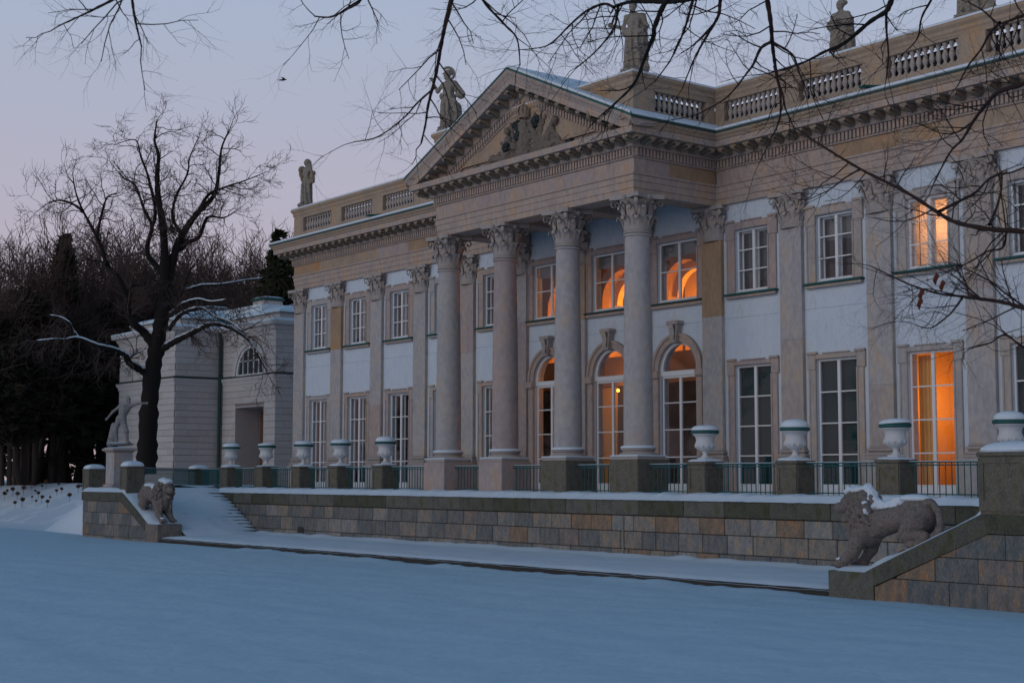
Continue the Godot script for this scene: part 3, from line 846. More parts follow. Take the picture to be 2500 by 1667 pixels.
	rf.quad(Vector3(-24, 12.95, -0.6), Vector3(24, 12.95, -0.6), Vector3(24, 14.0, -1.8), Vector3(-24, 14.0, -1.8))
	rf.quad(Vector3(-24, 14.0, -1.8), Vector3(24, 14.0, -1.8), Vector3(24, 14.1, -4.0), Vector3(-24, 14.1, -4.0))
	rf.quad(Vector3(24, 12.95, -8), Vector3(-24, 12.95, -8), Vector3(-24, 14.1, -4.0), Vector3(24, 14.1, -4.0))
	for q in [[-24.3, -5.9], [5.9, 24.3]]: rf.box(Vector3(q[0], 12.95, -0.56), Vector3(q[1], 13.93, -0.45))  # dark walls behind the balusters, closing their gaps against the sky
	for q in [-5.5, 5.4]: rf.box(Vector3(q, 12.95, -0.4), Vector3(q + 0.1, 13.85, 3.3))
	part("roof", rf, mats.slate, pal)
	for x in [-15.9, 13.4]: # water spouts on the eaves
		part("water_spout", M.new().prism(PackedVector2Array([Vector2(0.0, 0.0), Vector2(0.95, -0.14), Vector2(0.95, -0.05), Vector2(0.0, 0.1)]), x - 0.09, x + 0.09, Transform3D(Basis(Vector3(0, 0, 1), Vector3(0, 1, 0), Vector3(1, 0, 0)), Vector3(0, 12.95, 0.3))), mats.copper, pal)

func wall_bands(m: M, x0: float, x1: float, cx: float, bands: Array) -> void:
	for b in bands:
		if b[2] == 0.0: m.box(Vector3(x0, b[0], -0.45), Vector3(x1, b[1], 0))
		else:
			m.box(Vector3(x0, b[0], -0.45), Vector3(cx - b[2] / 2, b[1], 0)); m.box(Vector3(cx + b[2] / 2, b[0], -0.45), Vector3(x1, b[1], 0))

func along(plan: Array, pitch: float, f: Callable) -> void:
	for i in plan.size() - 1:
		var a: Vector2 = plan[i]
		var b: Vector2 = plan[i + 1]
		var t := (b - a).normalized()
		var nn := Vector2(-t.y, t.x)
		var len := a.distance_to(b)
		if len > 13 and absf(t.y) > 0.5: # the flanks: only the stretch next to the front
			a = b - t * 3.0 if i == 0 else a
			b = b if i == 0 else a + t * 3.0
			len = 3.0
		var cnt := int(round(len / pitch))
		for k in cnt: f.call(a + t * (k + 0.5) * len / cnt, nn, t)

func relief(pal: Node) -> void:
	var s := Sdf.new()
	var z := 4.12
	s.cap(Vector3(0.05, 12.45, z), Vector3(0.0, 13.7, z + 0.05), 0.42, 0.3, 0.12) # mantled shield
	s.ell(Vector3(0.0, 13.2, z + 0.12), Vector3(0.36, 0.5, 0.22), 0.1)
	s.cap(Vector3(-0.35, 13.8, z + 0.05), Vector3(-0.65, 12.6, z), 0.13, 0.16, 0.1).cap(Vector3(0.35, 13.8, z + 0.05), Vector3(0.75, 12.6, z), 0.13, 0.2, 0.1)
	s.cap(Vector3(0.3, 12.7, z + 0.1), Vector3(0.6, 14.3, z + 0.05), 0.05, 0.05, 0.04).cap(Vector3(-0.7, 12.5, z + 0.15), Vector3(0.7, 12.8, z + 0.15), 0.04, 0.04, 0.03)
	# reclining figure on the left
	s.cap(Vector3(-1.05, 12.55, z + 0.1), Vector3(-1.0, 13.3, z + 0.12), 0.26, 0.19, 0.1).ell(Vector3(-1.02, 13.68, z + 0.15), Vector3(0.13, 0.17, 0.14), 0.05)
	s.cap(Vector3(-0.95, 13.3, z + 0.15), Vector3(-0.6, 12.9, z + 0.2), 0.09, 0.07).cap(Vector3(-0.6, 12.9, z + 0.2), Vector3(-0.55, 13.35, z + 0.15), 0.07, 0.06)
	s.cap(Vector3(-1.1, 12.55, z + 0.15), Vector3(-1.9, 12.75, z + 0.15), 0.2, 0.15, 0.1).cap(Vector3(-1.9, 12.75, z + 0.15), Vector3(-2.6, 12.48, z + 0.1), 0.14, 0.08).cap(Vector3(-2.0, 12.47, z + 0.1), Vector3(-3.4, 12.43, z + 0.05), 0.12, 0.05, 0.1)
	# reclining figure on the right
	s.cap(Vector3(1.1, 12.55, z + 0.1), Vector3(1.55, 13.25, z + 0.1), 0.27, 0.18, 0.1).ell(Vector3(1.8, 13.55, z + 0.12), Vector3(0.13, 0.16, 0.14), 0.05)
	s.cap(Vector3(1.5, 13.25, z + 0.12), Vector3(1.75, 13.7, z + 0.15), 0.09, 0.06).cap(Vector3(1.7, 13.2, z + 0.12), Vector3(2.1, 12.8, z + 0.12), 0.08, 0.06)
	s.cap(Vector3(1.2, 12.6, z + 0.15), Vector3(1.95, 12.75, z + 0.15), 0.2, 0.15, 0.1).cap(Vector3(1.95, 12.75, z + 0.15), Vector3(2.7, 12.45, z + 0.1), 0.13, 0.08).cap(Vector3(2.3, 12.45, z + 0.05), Vector3(3.2, 12.42, z + 0.05), 0.09, 0.05, 0.08)
	# banners, weapons, boughs and drapery filling the field
	for q in [[-0.5, 12.6, -1.5, 13.3], [-0.6, 12.9, -0.95, 14.0], [-1.3, 12.5, -2.3, 12.95], [0.6, 12.7, 1.15, 13.9], [0.7, 13.0, 0.95, 14.2], [1.6, 12.5, 2.6, 12.95], [2.2, 12.45, 3.6, 12.6], [-2.2, 12.45, -4.2, 12.5], [0.3, 12.6, 1.0, 12.5], [-0.4, 12.5, -1.0, 12.5]]:
		s.cap(Vector3(q[0], q[1], z + 0.04), Vector3(q[2], q[3], z + 0.06), 0.09, 0.06, 0.05)
	for k in 16:
		var x := -3.6 + k * 0.48
		s.ell(Vector3(x, 12.5 + 0.12 * sin(k * 2.3) * (1.0 - absf(x) / 4.0), z + 0.08), Vector3(0.2, 0.14 + 0.05 * sin(k * 1.7), 0.14), 0.05)
	for k in 10:
		var x := -1.6 + k * 0.36
		s.ell(Vector3(x, 12.85 + 0.18 * sin(k * 2.9), z + 0.05), Vector3(0.16, 0.2, 0.13), 0.04)
	s.bumps.append([Vector3(0, 13.0, z + 0.2), 4.2, 0.06, 6.5])
	var g := group("pediment_relief", pal)
	part("figures", s.build(0.042), mats.relief, g)
	var c := M.new()
	c.lathe([[0.26, 0.0], [0.3, 0.05], [0.26, 0.1]], 14, Vector3(0.02, 13.98, z + 0.16), Vector3(1, 1, 0.7))
	for k in 9:
		var a := TAU * k / 9
		var o := Vector3(cos(a), 0, sin(a) * 0.7)
		c.ribbon([Vector3(0.02, 14.06, z + 0.16) + o * 0.25, Vector3(0.02, 14.25, z + 0.16) + o * 0.33, Vector3(0.02, 14.42, z + 0.16) + o * 0.24, Vector3(0.02, 14.5, z + 0.16) + o * 0.05], [0.05, 0.06, 0.05, 0.03], 0.03, Vector3(-sin(a), 0, cos(a)))
	c.lathe([[0.0, -0.02], [0.07, 0.03], [0.06, 0.1], [0.0, 0.13]], 8, Vector3(0.02, 14.48, z + 0.16))
	part("crown", c, mats.carved_dark, g)
	for q in [[-0.55, 13.82, 0.14, 0.2, 0.12, 0.13], [-0.35, 13.62, 0.16, 0.14, 0.16, 0.13], [0.62, 13.75, 0.12, 0.16, 0.24, 0.14], [-0.95, 13.0, 0.34, 0.16, 0.16, 0.1], [-0.2, 13.3, 0.32, 0.2, 0.17, 0.1], [2.55, 12.6, 0.1, 0.14, 0.13, 0.12]]:
		var e := Sdf.new()
		e.ell(Vector3(q[0], q[1], z + q[2]), Vector3(q[3], q[4], q[5])).ell(Vector3(q[0] + 0.12, q[1] + 0.1, z + q[2]), Vector3(q[3], q[4], q[5]) * 0.6)
		e.bumps.append([Vector3(q[0], q[1], z + q[2]), 0.5, 0.06, 9.0])
		part("dark_bronze_ornament", e.build(0.03), mats.bronze_dark, g)

# ------------------------------------------------------------------ snow, terrace, walls
func smooth01(a: float, b: float, x: float) -> float: return smoothstep(a, b, x)
func bank_h(x: float, z: float) -> float:
	var nz: FastNoiseLite = cache.noise
	var top := lerpf(7.3, 1.5, smoothstep(-30.0, -42.0, x))
	return lerpf(-2.4, 0.12, smoothstep(9.9, top, z)) + 0.12 * nz.get_noise_2d(x * 14.0, z * 14.0) * smoothstep(9.5, 7.0, z)

func grid(x0: float, x1: float, nx: int, z0: float, z1: float, nz: int, f: Callable) -> M:
	var m := M.new()
	var dx := (x1 - x0) / nx
	var dz := (z1 - z0) / nz
	for j in nz + 1:
		for i in nx + 1:
			var x := x0 + dx * i
			var z := z0 + dz * j
			var y: float = f.call(x, z)
			m.v.append(Vector3(x, y, z))
			m.n.append(Vector3(f.call(x - 0.2, z) - f.call(x + 0.2, z), 0.4, f.call(x, z - 0.2) - f.call(x, z + 0.2)).normalized())
	for j in nz:
		for i in nx:
			var a := j * (nx + 1) + i
			m.ix.append_array([a, a + 1, a + nx + 2, a, a + nx + 2, a + nx + 1])
	return m

# a strip of snow lying along x with ragged rounded front edge
func snow_ridge(x0: float, x1: float, z0: float, z1: float, y: float, h: float, sd: float) -> M:
	var nz: FastNoiseLite = cache.noise
	return grid(x0, x1, int((x1 - x0) * 5), z0, z1, 7, func(x: float, z: float) -> float:
		var t := (z - z0) / (z1 - z0)
		var w := 1.0 + 0.35 * nz.get_noise_2d(x * 60.0 + sd, sd)
		return y + h * w * sqrt(clampf(1.0 - pow(clampf(t, 0, 1), 4.0), 0, 1)) + 0.012 * nz.get_noise_2d(x * 160, z * 160) - (0.03 if t > 0.99 else 0.0))

func snow_cap(r: float, h: float) -> M:
	return M.new().lathe([[r, 0.0], [r * 1.02, h * 0.25], [r * 0.93, h * 0.55], [r * 0.75, h * 0.8], [r * 0.45, h * 0.95], [0.0, h]], 20)
func snow_cushion(hx: float, hz: float, h: float) -> M: # rounded square cap of snow
	var m := M.new()
	var rings := []
	for q in [[1.0, 0.0], [1.04, 0.16], [0.99, 0.4], [0.86, 0.66], [0.64, 0.85], [0.35, 0.96], [0.0, 1.0]]:
		var ring := []
		for s in 24:
			var t := TAU * s / 24
			var e := pow(pow(absf(cos(t)), 5.0) + pow(absf(sin(t)), 5.0), -0.2)
			ring.append(Vector3(hx * e * cos(t) * q[0], h * q[1], hz * e * sin(t) * q[0]))
		rings.append(ring)
	for i in rings.size() - 1:
		for s in 24: m.quad(rings[i][s], rings[i + 1][s], rings[i + 1][(s + 1) % 24], rings[i][(s + 1) % 24])
	return m

func build_site() -> void:
	var nz: FastNoiseLite = cache.noise
	# far ground, lake, terrace floor, quay
	struct("ground", grid(-240.0, 90.0, 110, -170.0, 9.9, 90, func(x: float, z: float) -> float:
		if x > -27.3 and z > -3.0: return -2.9
		return bank_h(x, z) - (0.35 if x > -34.0 else 0.0)), mats.ground_snow)
	struct("snowy_bank", grid(-75.0, -27.35, 170, -1.0, 9.9, 60, func(x: float, z: float) -> float: return bank_h(x, z) + 0.012), mats.snow)
	var lk := grid(-260.0, 140.0, 200, -2.0, 130.0, 110, func(x: float, z: float) -> float:
		return -2.28 + 0.05 * nz.get_noise_2d(x * 3.0, z * 3.0) - (0.25 if x > -7.0 and x < 45.0 and z > 12.0 and z < 39.0 else 0.0))
	lk.add(grid(-11.0, 48.0, 300, 9.0, 42.0, 170, func(x: float, z: float) -> float:
		var rim := smoothstep(-11.0, -8.0, x) * smoothstep(48.0, 46.0, x) * smoothstep(9.0, 11.0, z) * smoothstep(42.0, 40.0, z)
		return -2.28 + 0.05 * nz.get_noise_2d(x * 3.0, z * 3.0) + rim * (0.022 + 0.035 * nz.get_noise_2d(x * 14.0 + 40.0, z * 30.0) + 0.014 * nz.get_noise_2d(x * 70.0, z * 110.0)) - (1.0 - rim) * 0.03 + (0.06 + 0.09 * nz.get_noise_2d(x * 9.0, 4.0) + 0.04 * nz.get_noise_2d(x * 60.0, 8.0)) * smoothstep(11.0, 10.14, z) * smoothstep(19.2, 18.0, x)))
	struct("frozen_lake", lk, mats.lake_snow)
	struct("lake_bed", M.new().box(Vector3(-300, -3.4, -180), Vector3(200, -3.0, 200)), mats.ground_snow)
	var te := M.new().box(Vector3(-33.5, -2.9, -3.0), Vector3(-18.0, -0.02, 5.0)).box(Vector3(-18.0, -2.9, -0.5), Vector3(23.59, -0.02, 5.0)).box(Vector3(23.6, -2.9, -14.0), Vector3(60.0, -0.02, 9.04)).box(Vector3(-27.3, -2.9, 5.0), Vector3(-22.9, -0.02, 9.4))
	struct("terrace_base", te, mats.pier)
	var tsn := grid(-33.5, 23.5, 260, -0.5, 4.75, 20, func(x: float, z: float) -> float: return 0.01 + 0.025 * nz.get_noise_2d(x * 30, z * 30))
	tsn.add(grid(-27.4, -22.75, 50, 4.75, 9.3, 20, func(x: float, z: float) -> float: return 0.05 + 0.05 * nz.get_noise_2d(x * 20, z * 20)))
	tsn.add(grid(22.9, 60.0, 80, 4.75, 9.1, 10, func(x: float, z: float) -> float: return 0.015 + 0.04 * nz.get_noise_2d(x * 20, z * 20)))
	struct("terrace_snow", tsn, mats.snow)
	struct("quay", M.new().box(Vector3(-18.7, -3.0, 5.0), Vector3(19.5, -2.1, 10.1)), mats.joint)
	struct("quay_snow", grid(-18.9, 19.36, 230, 5.15, 10.12, 36, func(x: float, z: float) -> float:
		var t := clampf((z - 9.4 - 0.1 * nz.get_noise_2d(x * 40, 3.0)) / 0.72, 0, 1)
		var drift := 0.10 * smoothstep(5.9, 5.15, z) * (1.0 + 0.6 * nz.get_noise_2d(x * 22, 9.0))
		return -1.97 - (z - 5.2) * 0.012 + drift + 0.03 * nz.get_noise_2d(x * 18, z * 26) - 0.11 * pow(t, 3.0)), mats.snow)
	# terrace wall of ashlar
	var wl := thing("terrace_wall", "long ashlar retaining wall of mottled grey and ochre stone under the palace terrace", "wall")
	part("core", M.new().box(Vector3(-22.9, -2.9, 5.0), Vector3(23.0, -0.3, 5.16)), mats.joint, wl)
	var bm := {}
	for r in 3:
		var y1: float = [-0.665, -1.175, -1.745][r]
		var y0: float = [-1.16, -1.73, -2.3][r]
		var x: float = -22.8 + [0.5, 0.0, 0.35][r]
		while x < 22.9:
			var w := 1.035 * (1.0 if rng.randf() < 0.7 else rng.randf_range(0.55, 1.25))
			var wq := snappedf(w, 0.05)
			var key := "%d_%.2f" % [r, wq]
			if not bm.has(key): bm[key] = M.new().bevel(Vector3(0.011, y0 + 0.004, -0.1), Vector3(wq - 0.011, y1, 0.0), 0.016).mesh()
			part("stone_block", bm[key], mats["block_%d" % [0, 0, 1, 1, 2, 3, 4, 5, 6, 5][rng.randi() % 10]], wl, Vector3(x, 0, 5.24 + rng.randf_range(-0.008, 0.012)))
			x += wq
	var cxx := -22.6
	while cxx < 22.9:
		var w := rng.randf_range(1.5, 2.3)
		part("coping_stone", M.new().bevel(Vector3(0.006, -0.64, -0.25), Vector3(w - 0.006, -0.12, 0.1), 0.02), mats["coping_%d" % (rng.randi() % 3)], wl, Vector3(cxx, 0, 5.2 + rng.randf_range(-0.006, 0.01)))
		cxx += w
	part("drain_pipe", M.new().lathe([[0.022, -2.1], [0.022, -0.7]], 8, Vector3(6.55, 0, 5.28)), mats.block_2, wl)
	part("drain_hole", M.new().box(Vector3(-14.9, -1.88, 5.23), Vector3(-14.45, -1.6, 5.27)), mats.joint, wl)
	part("snow", snow_ridge(-22.7, 23.0, 4.5, 5.36, -0.12, 0.2, 5.0), mats.snow, wl)
	stair("stair", 1, "snow-covered stone stair at the right end of the terrace, behind the near lion")
	stair("stair", -1, "snow-covered stone stair at the left end of the terrace, beside the far lion")
	cheek(1, "dark ashlar stair wall with sloping coping under the near lion on the right")
	cheek(-1, "ashlar stair wall with sloping coping under the far lion on the left")

func stair(called: String, s: int, label: String) -> void:
	var t := thing(called, label, "stairs", Vector3.ZERO, 0, "stairs to the quay")
	var nz: FastNoiseLite = cache.noise
	for k in 12:
		var xa := (22.75 if s < 0 else 23.55) - k * 0.325
		var y := -0.16 - k * 0.152
		var m := M.new().bevel(Vector3(minf(s * xa, s * (xa - 0.62)), y - 0.9, 5.27 + k * 0.004), Vector3(maxf(s * xa, s * (xa - 0.62)), y, 9.03 - k * 0.004), 0.02)
		part("step", m, mats.pier, t)
	var g := grid(18.0, 23.0, 150, 5.3, 9.06, 40, func(x: float, z: float) -> float:
		var u := (22.75 - x) / 0.325
		var n := floorf(u)
		var slope := -u * 0.152
		var tread := -(n + smoothstep(0.62, 1.0, u - n)) * 0.152 + 0.01
		var w := smoothstep(6.5, 5.6, z + 0.25 * nz.get_noise_2d(x * 30, 7.0)) * 0.9
		var y := lerpf(slope + 0.15, tread + 0.06 - 0.04 * smoothstep(5.6, 5.3, z), w)
		return clampf(y + 0.055 * nz.get_noise_2d(x * 25, z * 25) + 0.02 * nz.get_noise_2d(x * 80, z * 90), -2.1, 0.09))
	part("snow", M.new().add(g, Transform3D(Basis.from_scale(Vector3(s, 1, 1)), Vector3(0.0 if s < 0 else 0.8, 0, 0))), mats.snow, t)

func cheek(s: int, label: String) -> void:
	var t := thing("stair_wall", label, "wall", Vector3.ZERO, 0, "stair walls")
	var far := 27.4 if s < 0 else 40.0
	var foot := 18.56 if s < 0 else 19.36
	var ramp := foot + 1.08
	var top := 22.6 if s < 0 else 23.66
	var yf := -1.5 if s < 0 else -1.63
	var yt := -0.12 if s < 0 else -0.22
	var mir := func(poly: PackedVector2Array) -> PackedVector2Array:
		var o := PackedVector2Array()
		for p in poly: o.append(Vector2(p.x * s, p.y))
		return o
	var below := PackedVector2Array([Vector2(foot + 1.35, -2.9), Vector2(foot + 1.35, yf - 0.32), Vector2(top + 0.12, yt - 0.43), Vector2(far - 0.1, yt - 0.43), Vector2(far - 0.1, -2.9)])
	part("core", M.new().prism(mir.call(below), 9.1, 10.14), mats.joint, t)
	part("foot_block", M.new().prism(mir.call(PackedVector2Array([Vector2(foot, -2.9), Vector2(foot, yf), Vector2(ramp, yf), Vector2(foot + 1.33, yf + 0.12), Vector2(foot + 1.33, -2.9)])), 9.05, 10.2), mats.coping_2 if s > 0 else mats.block_4, t)
	part("coping_stone", M.new().prism(mir.call(PackedVector2Array([Vector2(foot + 1.34, yf - 0.3), Vector2(foot + 1.34, yf + 0.12), Vector2(top, yt), Vector2(top + 0.15, yt - 0.42)])), 9.05, 10.21), mats.coping_0, t)
	part("coping_stone", M.new().prism(mir.call(PackedVector2Array([Vector2(top + 0.155, yt - 0.42), Vector2(top + 0.005, yt), Vector2(far, yt), Vector2(far, yt - 0.42)])), 9.02, 10.22), mats.coping_1 if s > 0 else mats.coping_0, t)
	for r in 4:
		var y1: float = yt - 0.43 - r * 0.54
		var xx: float = foot + 1.36 - [0.0, 0.5, 0.2, 0.7][r]
		while xx < far - 0.1:
			var w := (1.02 if s < 0 else 1.12) * (1.0 if rng.randf() < 0.75 else rng.randf_range(0.5, 1.2))
			var rect := PackedVector2Array([Vector2(xx + 0.008, y1 - 0.53), Vector2(minf(xx + w, far - 0.1) - 0.008, y1 - 0.53), Vector2(minf(xx + w, far - 0.1) - 0.008, y1 - 0.01), Vector2(xx + 0.008, y1 - 0.01)])
			for q in Geometry2D.intersect_polygons(rect, below):
				if q.size() > 2 and absf(area(q)) > 0.02:
					var tone: int = [1, 6, 6, 1, 4, 3, 6][rng.randi() % 7] if s > 0 else [0, 1, 2, 3, 6, 5, 0][rng.randi() % 7]  # right wall gets darker stones: weathering, plus lens vignette put into the colour
					part("stone_block", M.new().prism(mir.call(q), 9.9, 10.175 + rng.randf_range(-0.008, 0.01)), mats["block_%d" % tone], t)
			xx += w
	if s < 0:
		for r in 4: part("stone_block", M.new().bevel(Vector3(-far + 0.08, yt - 0.97 - r * 0.54, 9.1), Vector3(-far + 0.12, yt - 0.44 - r * 0.54, 10.12), 0.01), mats["block_%d" % (r % 4)], t)
	# snow along the top
	var g := grid(foot + 0.12, far, 120, 9.06, 10.19, 10, func(px: float, pz: float) -> float:
		var y := yf if px < ramp else (lerpf(yf, yt, (px - ramp) / (top - ramp)) if px < top else yt)
		var e := clampf(absf(pz - 9.62) / 0.56, 0, 1)
		var th := 0.1 if px < ramp else (0.085 if px < top - 0.2 else 0.18)
		th += 0.13 * exp(-pow((px - ramp - 0.35) / 0.45, 2.0))
		if px < foot + 0.3: th *= (px - foot - 0.1) / 0.2
		return y + th * sqrt(1.0 - pow(e, 4.0)) * (1.0 + 0.4 * cache.noise.get_noise_2d(px * 40, pz * 30 + s)) - (0.02 if e > 0.98 else 0.0))
	part("snow", M.new().add(g, Transform3D(Basis.from_scale(Vector3(s, 1, 1)), Vector3.ZERO)), mats.snow, t)

func area(p: PackedVector2Array) -> float:
	var a := 0.0
	for i in p.size(): a += p[i].cross(p[(i + 1) % p.size()])
	return a / 2

# ------------------------------------------------------------------ piers, urns, railings
func make_pier(label: String, at: Vector3, w: float, h: float, snow: float, grp: String) -> Node3D:
	var t := thing("stone_pier", label, "pier", at, 0, grp)
	var b := M.new().bevel(Vector3(-w / 2 + 0.03, -0.15, -w / 2 + 0.03), Vector3(w / 2 - 0.03, h - 0.1, w / 2 - 0.03), 0.02)
	for q in 4: # raised frame round a sunk panel on each face
		var xf := Transform3D(Basis(Vector3.UP, q * PI / 2), Vector3.ZERO)
		var f := M.new()
		var z := w / 2 - 0.03
		f.box(Vector3(-w / 2 + 0.035, 0.0, z), Vector3(-w / 2 + 0.15, h - 0.11, z + 0.025)); f.box(Vector3(w / 2 - 0.15, 0.0, z), Vector3(w / 2 - 0.035, h - 0.11, z + 0.025))
		f.box(Vector3(-w / 2 + 0.15, 0.0, z), Vector3(w / 2 - 0.15, 0.22, z + 0.024)); f.box(Vector3(-w / 2 + 0.15, h - 0.24, z), Vector3(w / 2 - 0.15, h - 0.11, z + 0.024))
		b.add(f, xf)
	part("shaft", b, mats.pier, t)
	part("cap", M.new().bevel(Vector3(-w / 2 - 0.02, h - 0.1, -w / 2 - 0.02), Vector3(w / 2 + 0.02, h, w / 2 + 0.02), 0.025), mats.pier, t)
	part("snow", snow_cushion(w / 2 + 0.01, w / 2 + 0.01, snow), mats.snow, t, Vector3(0, h, 0))
	return t

func make_urn(label: String, at: Vector3) -> Node3D:
	var t := thing("urn", label, "urn", at, 0, "white urns on the terrace piers")
	part("bowl", M.new().bevel(Vector3(-0.17, 0, -0.17), Vector3(0.17, 0.07, 0.17), 0.015).lathe([[0.16, 0.07], [0.12, 0.1], [0.075, 0.17], [0.08, 0.24], [0.14, 0.28], [0.26, 0.34], [0.32, 0.42], [0.33, 0.5], [0.3, 0.56], [0.285, 0.64], [0.31, 0.72], [0.37, 0.79], [0.4, 0.8], [0.4, 0.83], [0.0, 0.83]], 28), mats.urn_white, t)
	part("ornament", ring_of(12, 0.31, 0.44), mats.urn_white, t)
	part("cover", M.new().lathe([[0.0, 0.825], [0.41, 0.83], [0.455, 0.85], [0.455, 0.93], [0.4, 0.95], [0.0, 0.97]], 28), mats.copper, t)
	part("snow", snow_cap(0.43, 0.17), mats.snow, t, Vector3(0, 0.945, 0))
	return t
func ring_of(cnt: int, r: float, y: float) -> M:
	var m := M.new()
	for i in cnt:
		var t := TAU * i / cnt
		m.lathe([[0.0, -0.07], [0.035, -0.03], [0.04, 0.02], [0.0, 0.07]], 6, Vector3(cos(t) * r, y, sin(t) * r))
	return m

func railing(a: Vector3, b: Vector3, label: String) -> void:
	var len := a.distance_to(b)
	var t := thing("railing", label, "railing", a, atan2(-(b.z - a.z), b.x - a.x), "teal iron railings along the terrace")
	var f := M.new()
	for y in [0.12, 0.92, 1.0]: f.bevel(Vector3(0, y - 0.018, -0.022), Vector3(len, y + 0.018, 0.022), 0.006)
	part("rail", f, mats.iron, t)
	part("snow", M.new().bevel(Vector3(0.02, 1.019, -0.02), Vector3(len - 0.02, 1.034, 0.02), 0.006), mats.snow, t)
	if not cache.has("bar"): cache.bar = M.new().lathe([[0.016, 0.0], [0.016, 1.0]], 6).mesh()
	var cnt := int(round(len / 0.2))
	for i in range(1, cnt): part("bar", cache.bar, mats.iron, t, Vector3(len * i / cnt, 0, 0))

func build_terrace_things() -> void:
	var where := {1: ["first urn right of the portico", 8.97], 2: ["second urn right of the portico", 12.77], 3: ["urn in front of the glowing orange door", 16.5], 4: ["urn at the right edge, behind the big pier", 20.2], 5: ["first urn left of the portico", -9.96], 6: ["second urn left of the portico", -13.6], 7: ["third urn left of the portico", -16.9], 8: ["urn before the annex door, at the palace corner", -20.45], 9: ["leftmost urn, beside the annex drainpipe", -24.1]}
	var p0: Node3D
	var u0: Node3D
	for k in where:
		var at := Vector3(where[k][1], -0.02, 3.9)
		var lp: String = "weathered stone railing pier under the " + where[k][0]
		var lu: String = "white urn with teal rim: " + where[k][0]
		if p0 == null:
			p0 = make_pier(lp, at, 0.84, 1.1, 0.1, "railing piers under the urns")
			u0 = make_urn(lu, at + Vector3(0, 1.16, 0))
		else:
			var cp := copy(p0, at, 0, lp)
			var cu := copy(u0, at + Vector3(0, 1.16, 0), [0.0, 0.4, 1.1][k % 3], lu)
			cu.rotation.x = rng.randf_range(-0.02, 0.02)
			for q in [cp, cu]: # the snow lies thicker on some than on others
				var sn: Node3D = q.get_node("snow")
				sn.scale = Vector3(rng.randf_range(0.93, 1.03), rng.randf_range(0.75, 1.5), rng.randf_range(0.93, 1.03))
				sn.rotation.z = rng.randf_range(-0.05, 0.05)
	make_pier("big dark stone pier with domed snow cap at the right edge", Vector3(24.2, -0.15, 9.58), 1.25, 1.27, 0.24, "")
	make_pier("stone pier with domed snow cap beside the far statue pedestal", Vector3(-22.75, -0.12, 9.65), 0.88, 1.2, 0.26, "")
	make_pier("stone pier partly hidden behind the far statue pedestal", Vector3(-30.4, -0.1, 8.4), 0.9, 1.1, 0.24, "")
	make_pier("low stone pier with snow cap in front of the annex wall", Vector3(-32.7, -0.05, 1.5), 0.9, 1.1, 0.22, "")
	var rails := [[-23.65, -20.9, "railing segment below the annex door, leftmost of the front row"], [-20.0, -17.35, "railing segment between the palace corner urn and the next urn"], [-16.45, -14.05, "railing segment between the two middle urns left of the portico"], [-13.15, -10.4, "railing segment before the third lower window left of the portico"], [-9.5, -6.35, "railing segment between the first urn and the column pedestal on the left"], [-4.88, -2.6, "railing segment between the two left portico columns"], [-1.14, 1.14, "railing segment between the two middle portico columns"], [2.6, 4.88, "railing segment between the two right portico columns"], [6.35, 8.53, "railing segment between the rightmost column and its next urn"], [9.41, 12.33, "railing segment between the first and second urns right of the portico"], [13.21, 16.06, "railing segment between the second urn and the urn by the glowing door"], [16.94, 19.76, "railing segment in front of the glowing orange door"]]
	for r in rails: railing(Vector3(r[0], 0, 3.9), Vector3(r[1], 0, 3.9), "teal iron " + r[2])
	railing(Vector3(-22.8, 0, 9.15), Vector3(-32.3, 0, 1.8), "teal iron railing running from the stair pier back to the annex, before the big tree")
	railing(Vector3(-32.2, 0, 1.6), Vector3(-24.55, 0, 3.8), "teal iron railing between the low pier and the leftmost urn")
	var pd := thing("statue_pedestal", "tall moulded sandstone pedestal carrying the white athlete statue", "pedestal", Vector3(-25.7, -0.1, 9.05))
	part("plinth", M.new().bevel(Vector3(-0.66, -0.1, -0.66), Vector3(0.66, 0.22, 0.66), 0.02).bevel(Vector3(-0.58, 0.22, -0.58), Vector3(0.58, 0.34, 0.58), 0.04), mats.stone_pink, pd)
	part("die", M.new().bevel(Vector3(-0.48, 0.34, -0.48), Vector3(0.48, 1.86, 0.48), 0.015), mats.stone_grey, pd)
	for q in 4:
		var o := part("panel", M.new().bevel(Vector3(-0.33, 0.5, 0.48), Vector3(0.33, 1.7, 0.495), 0.01), mats.stone_grey, pd)
		o.rotation.y = q * PI / 2
	part("cornice", M.new().bevel(Vector3(-0.54, 1.86, -0.54), Vector3(0.54, 1.94, 0.54), 0.03).bevel(Vector3(-0.64, 1.94, -0.64), Vector3(0.64, 2.06, 0.64), 0.03), mats.stone_pink, pd)
	part("snow", snow_cushion(0.62, 0.62, 0.07), mats.snow, pd, Vector3(0, 2.06, 0))
	part("snow", snow_cushion(0.63, 0.63, 0.03), mats.snow, pd, Vector3(0, 0.225, 0))

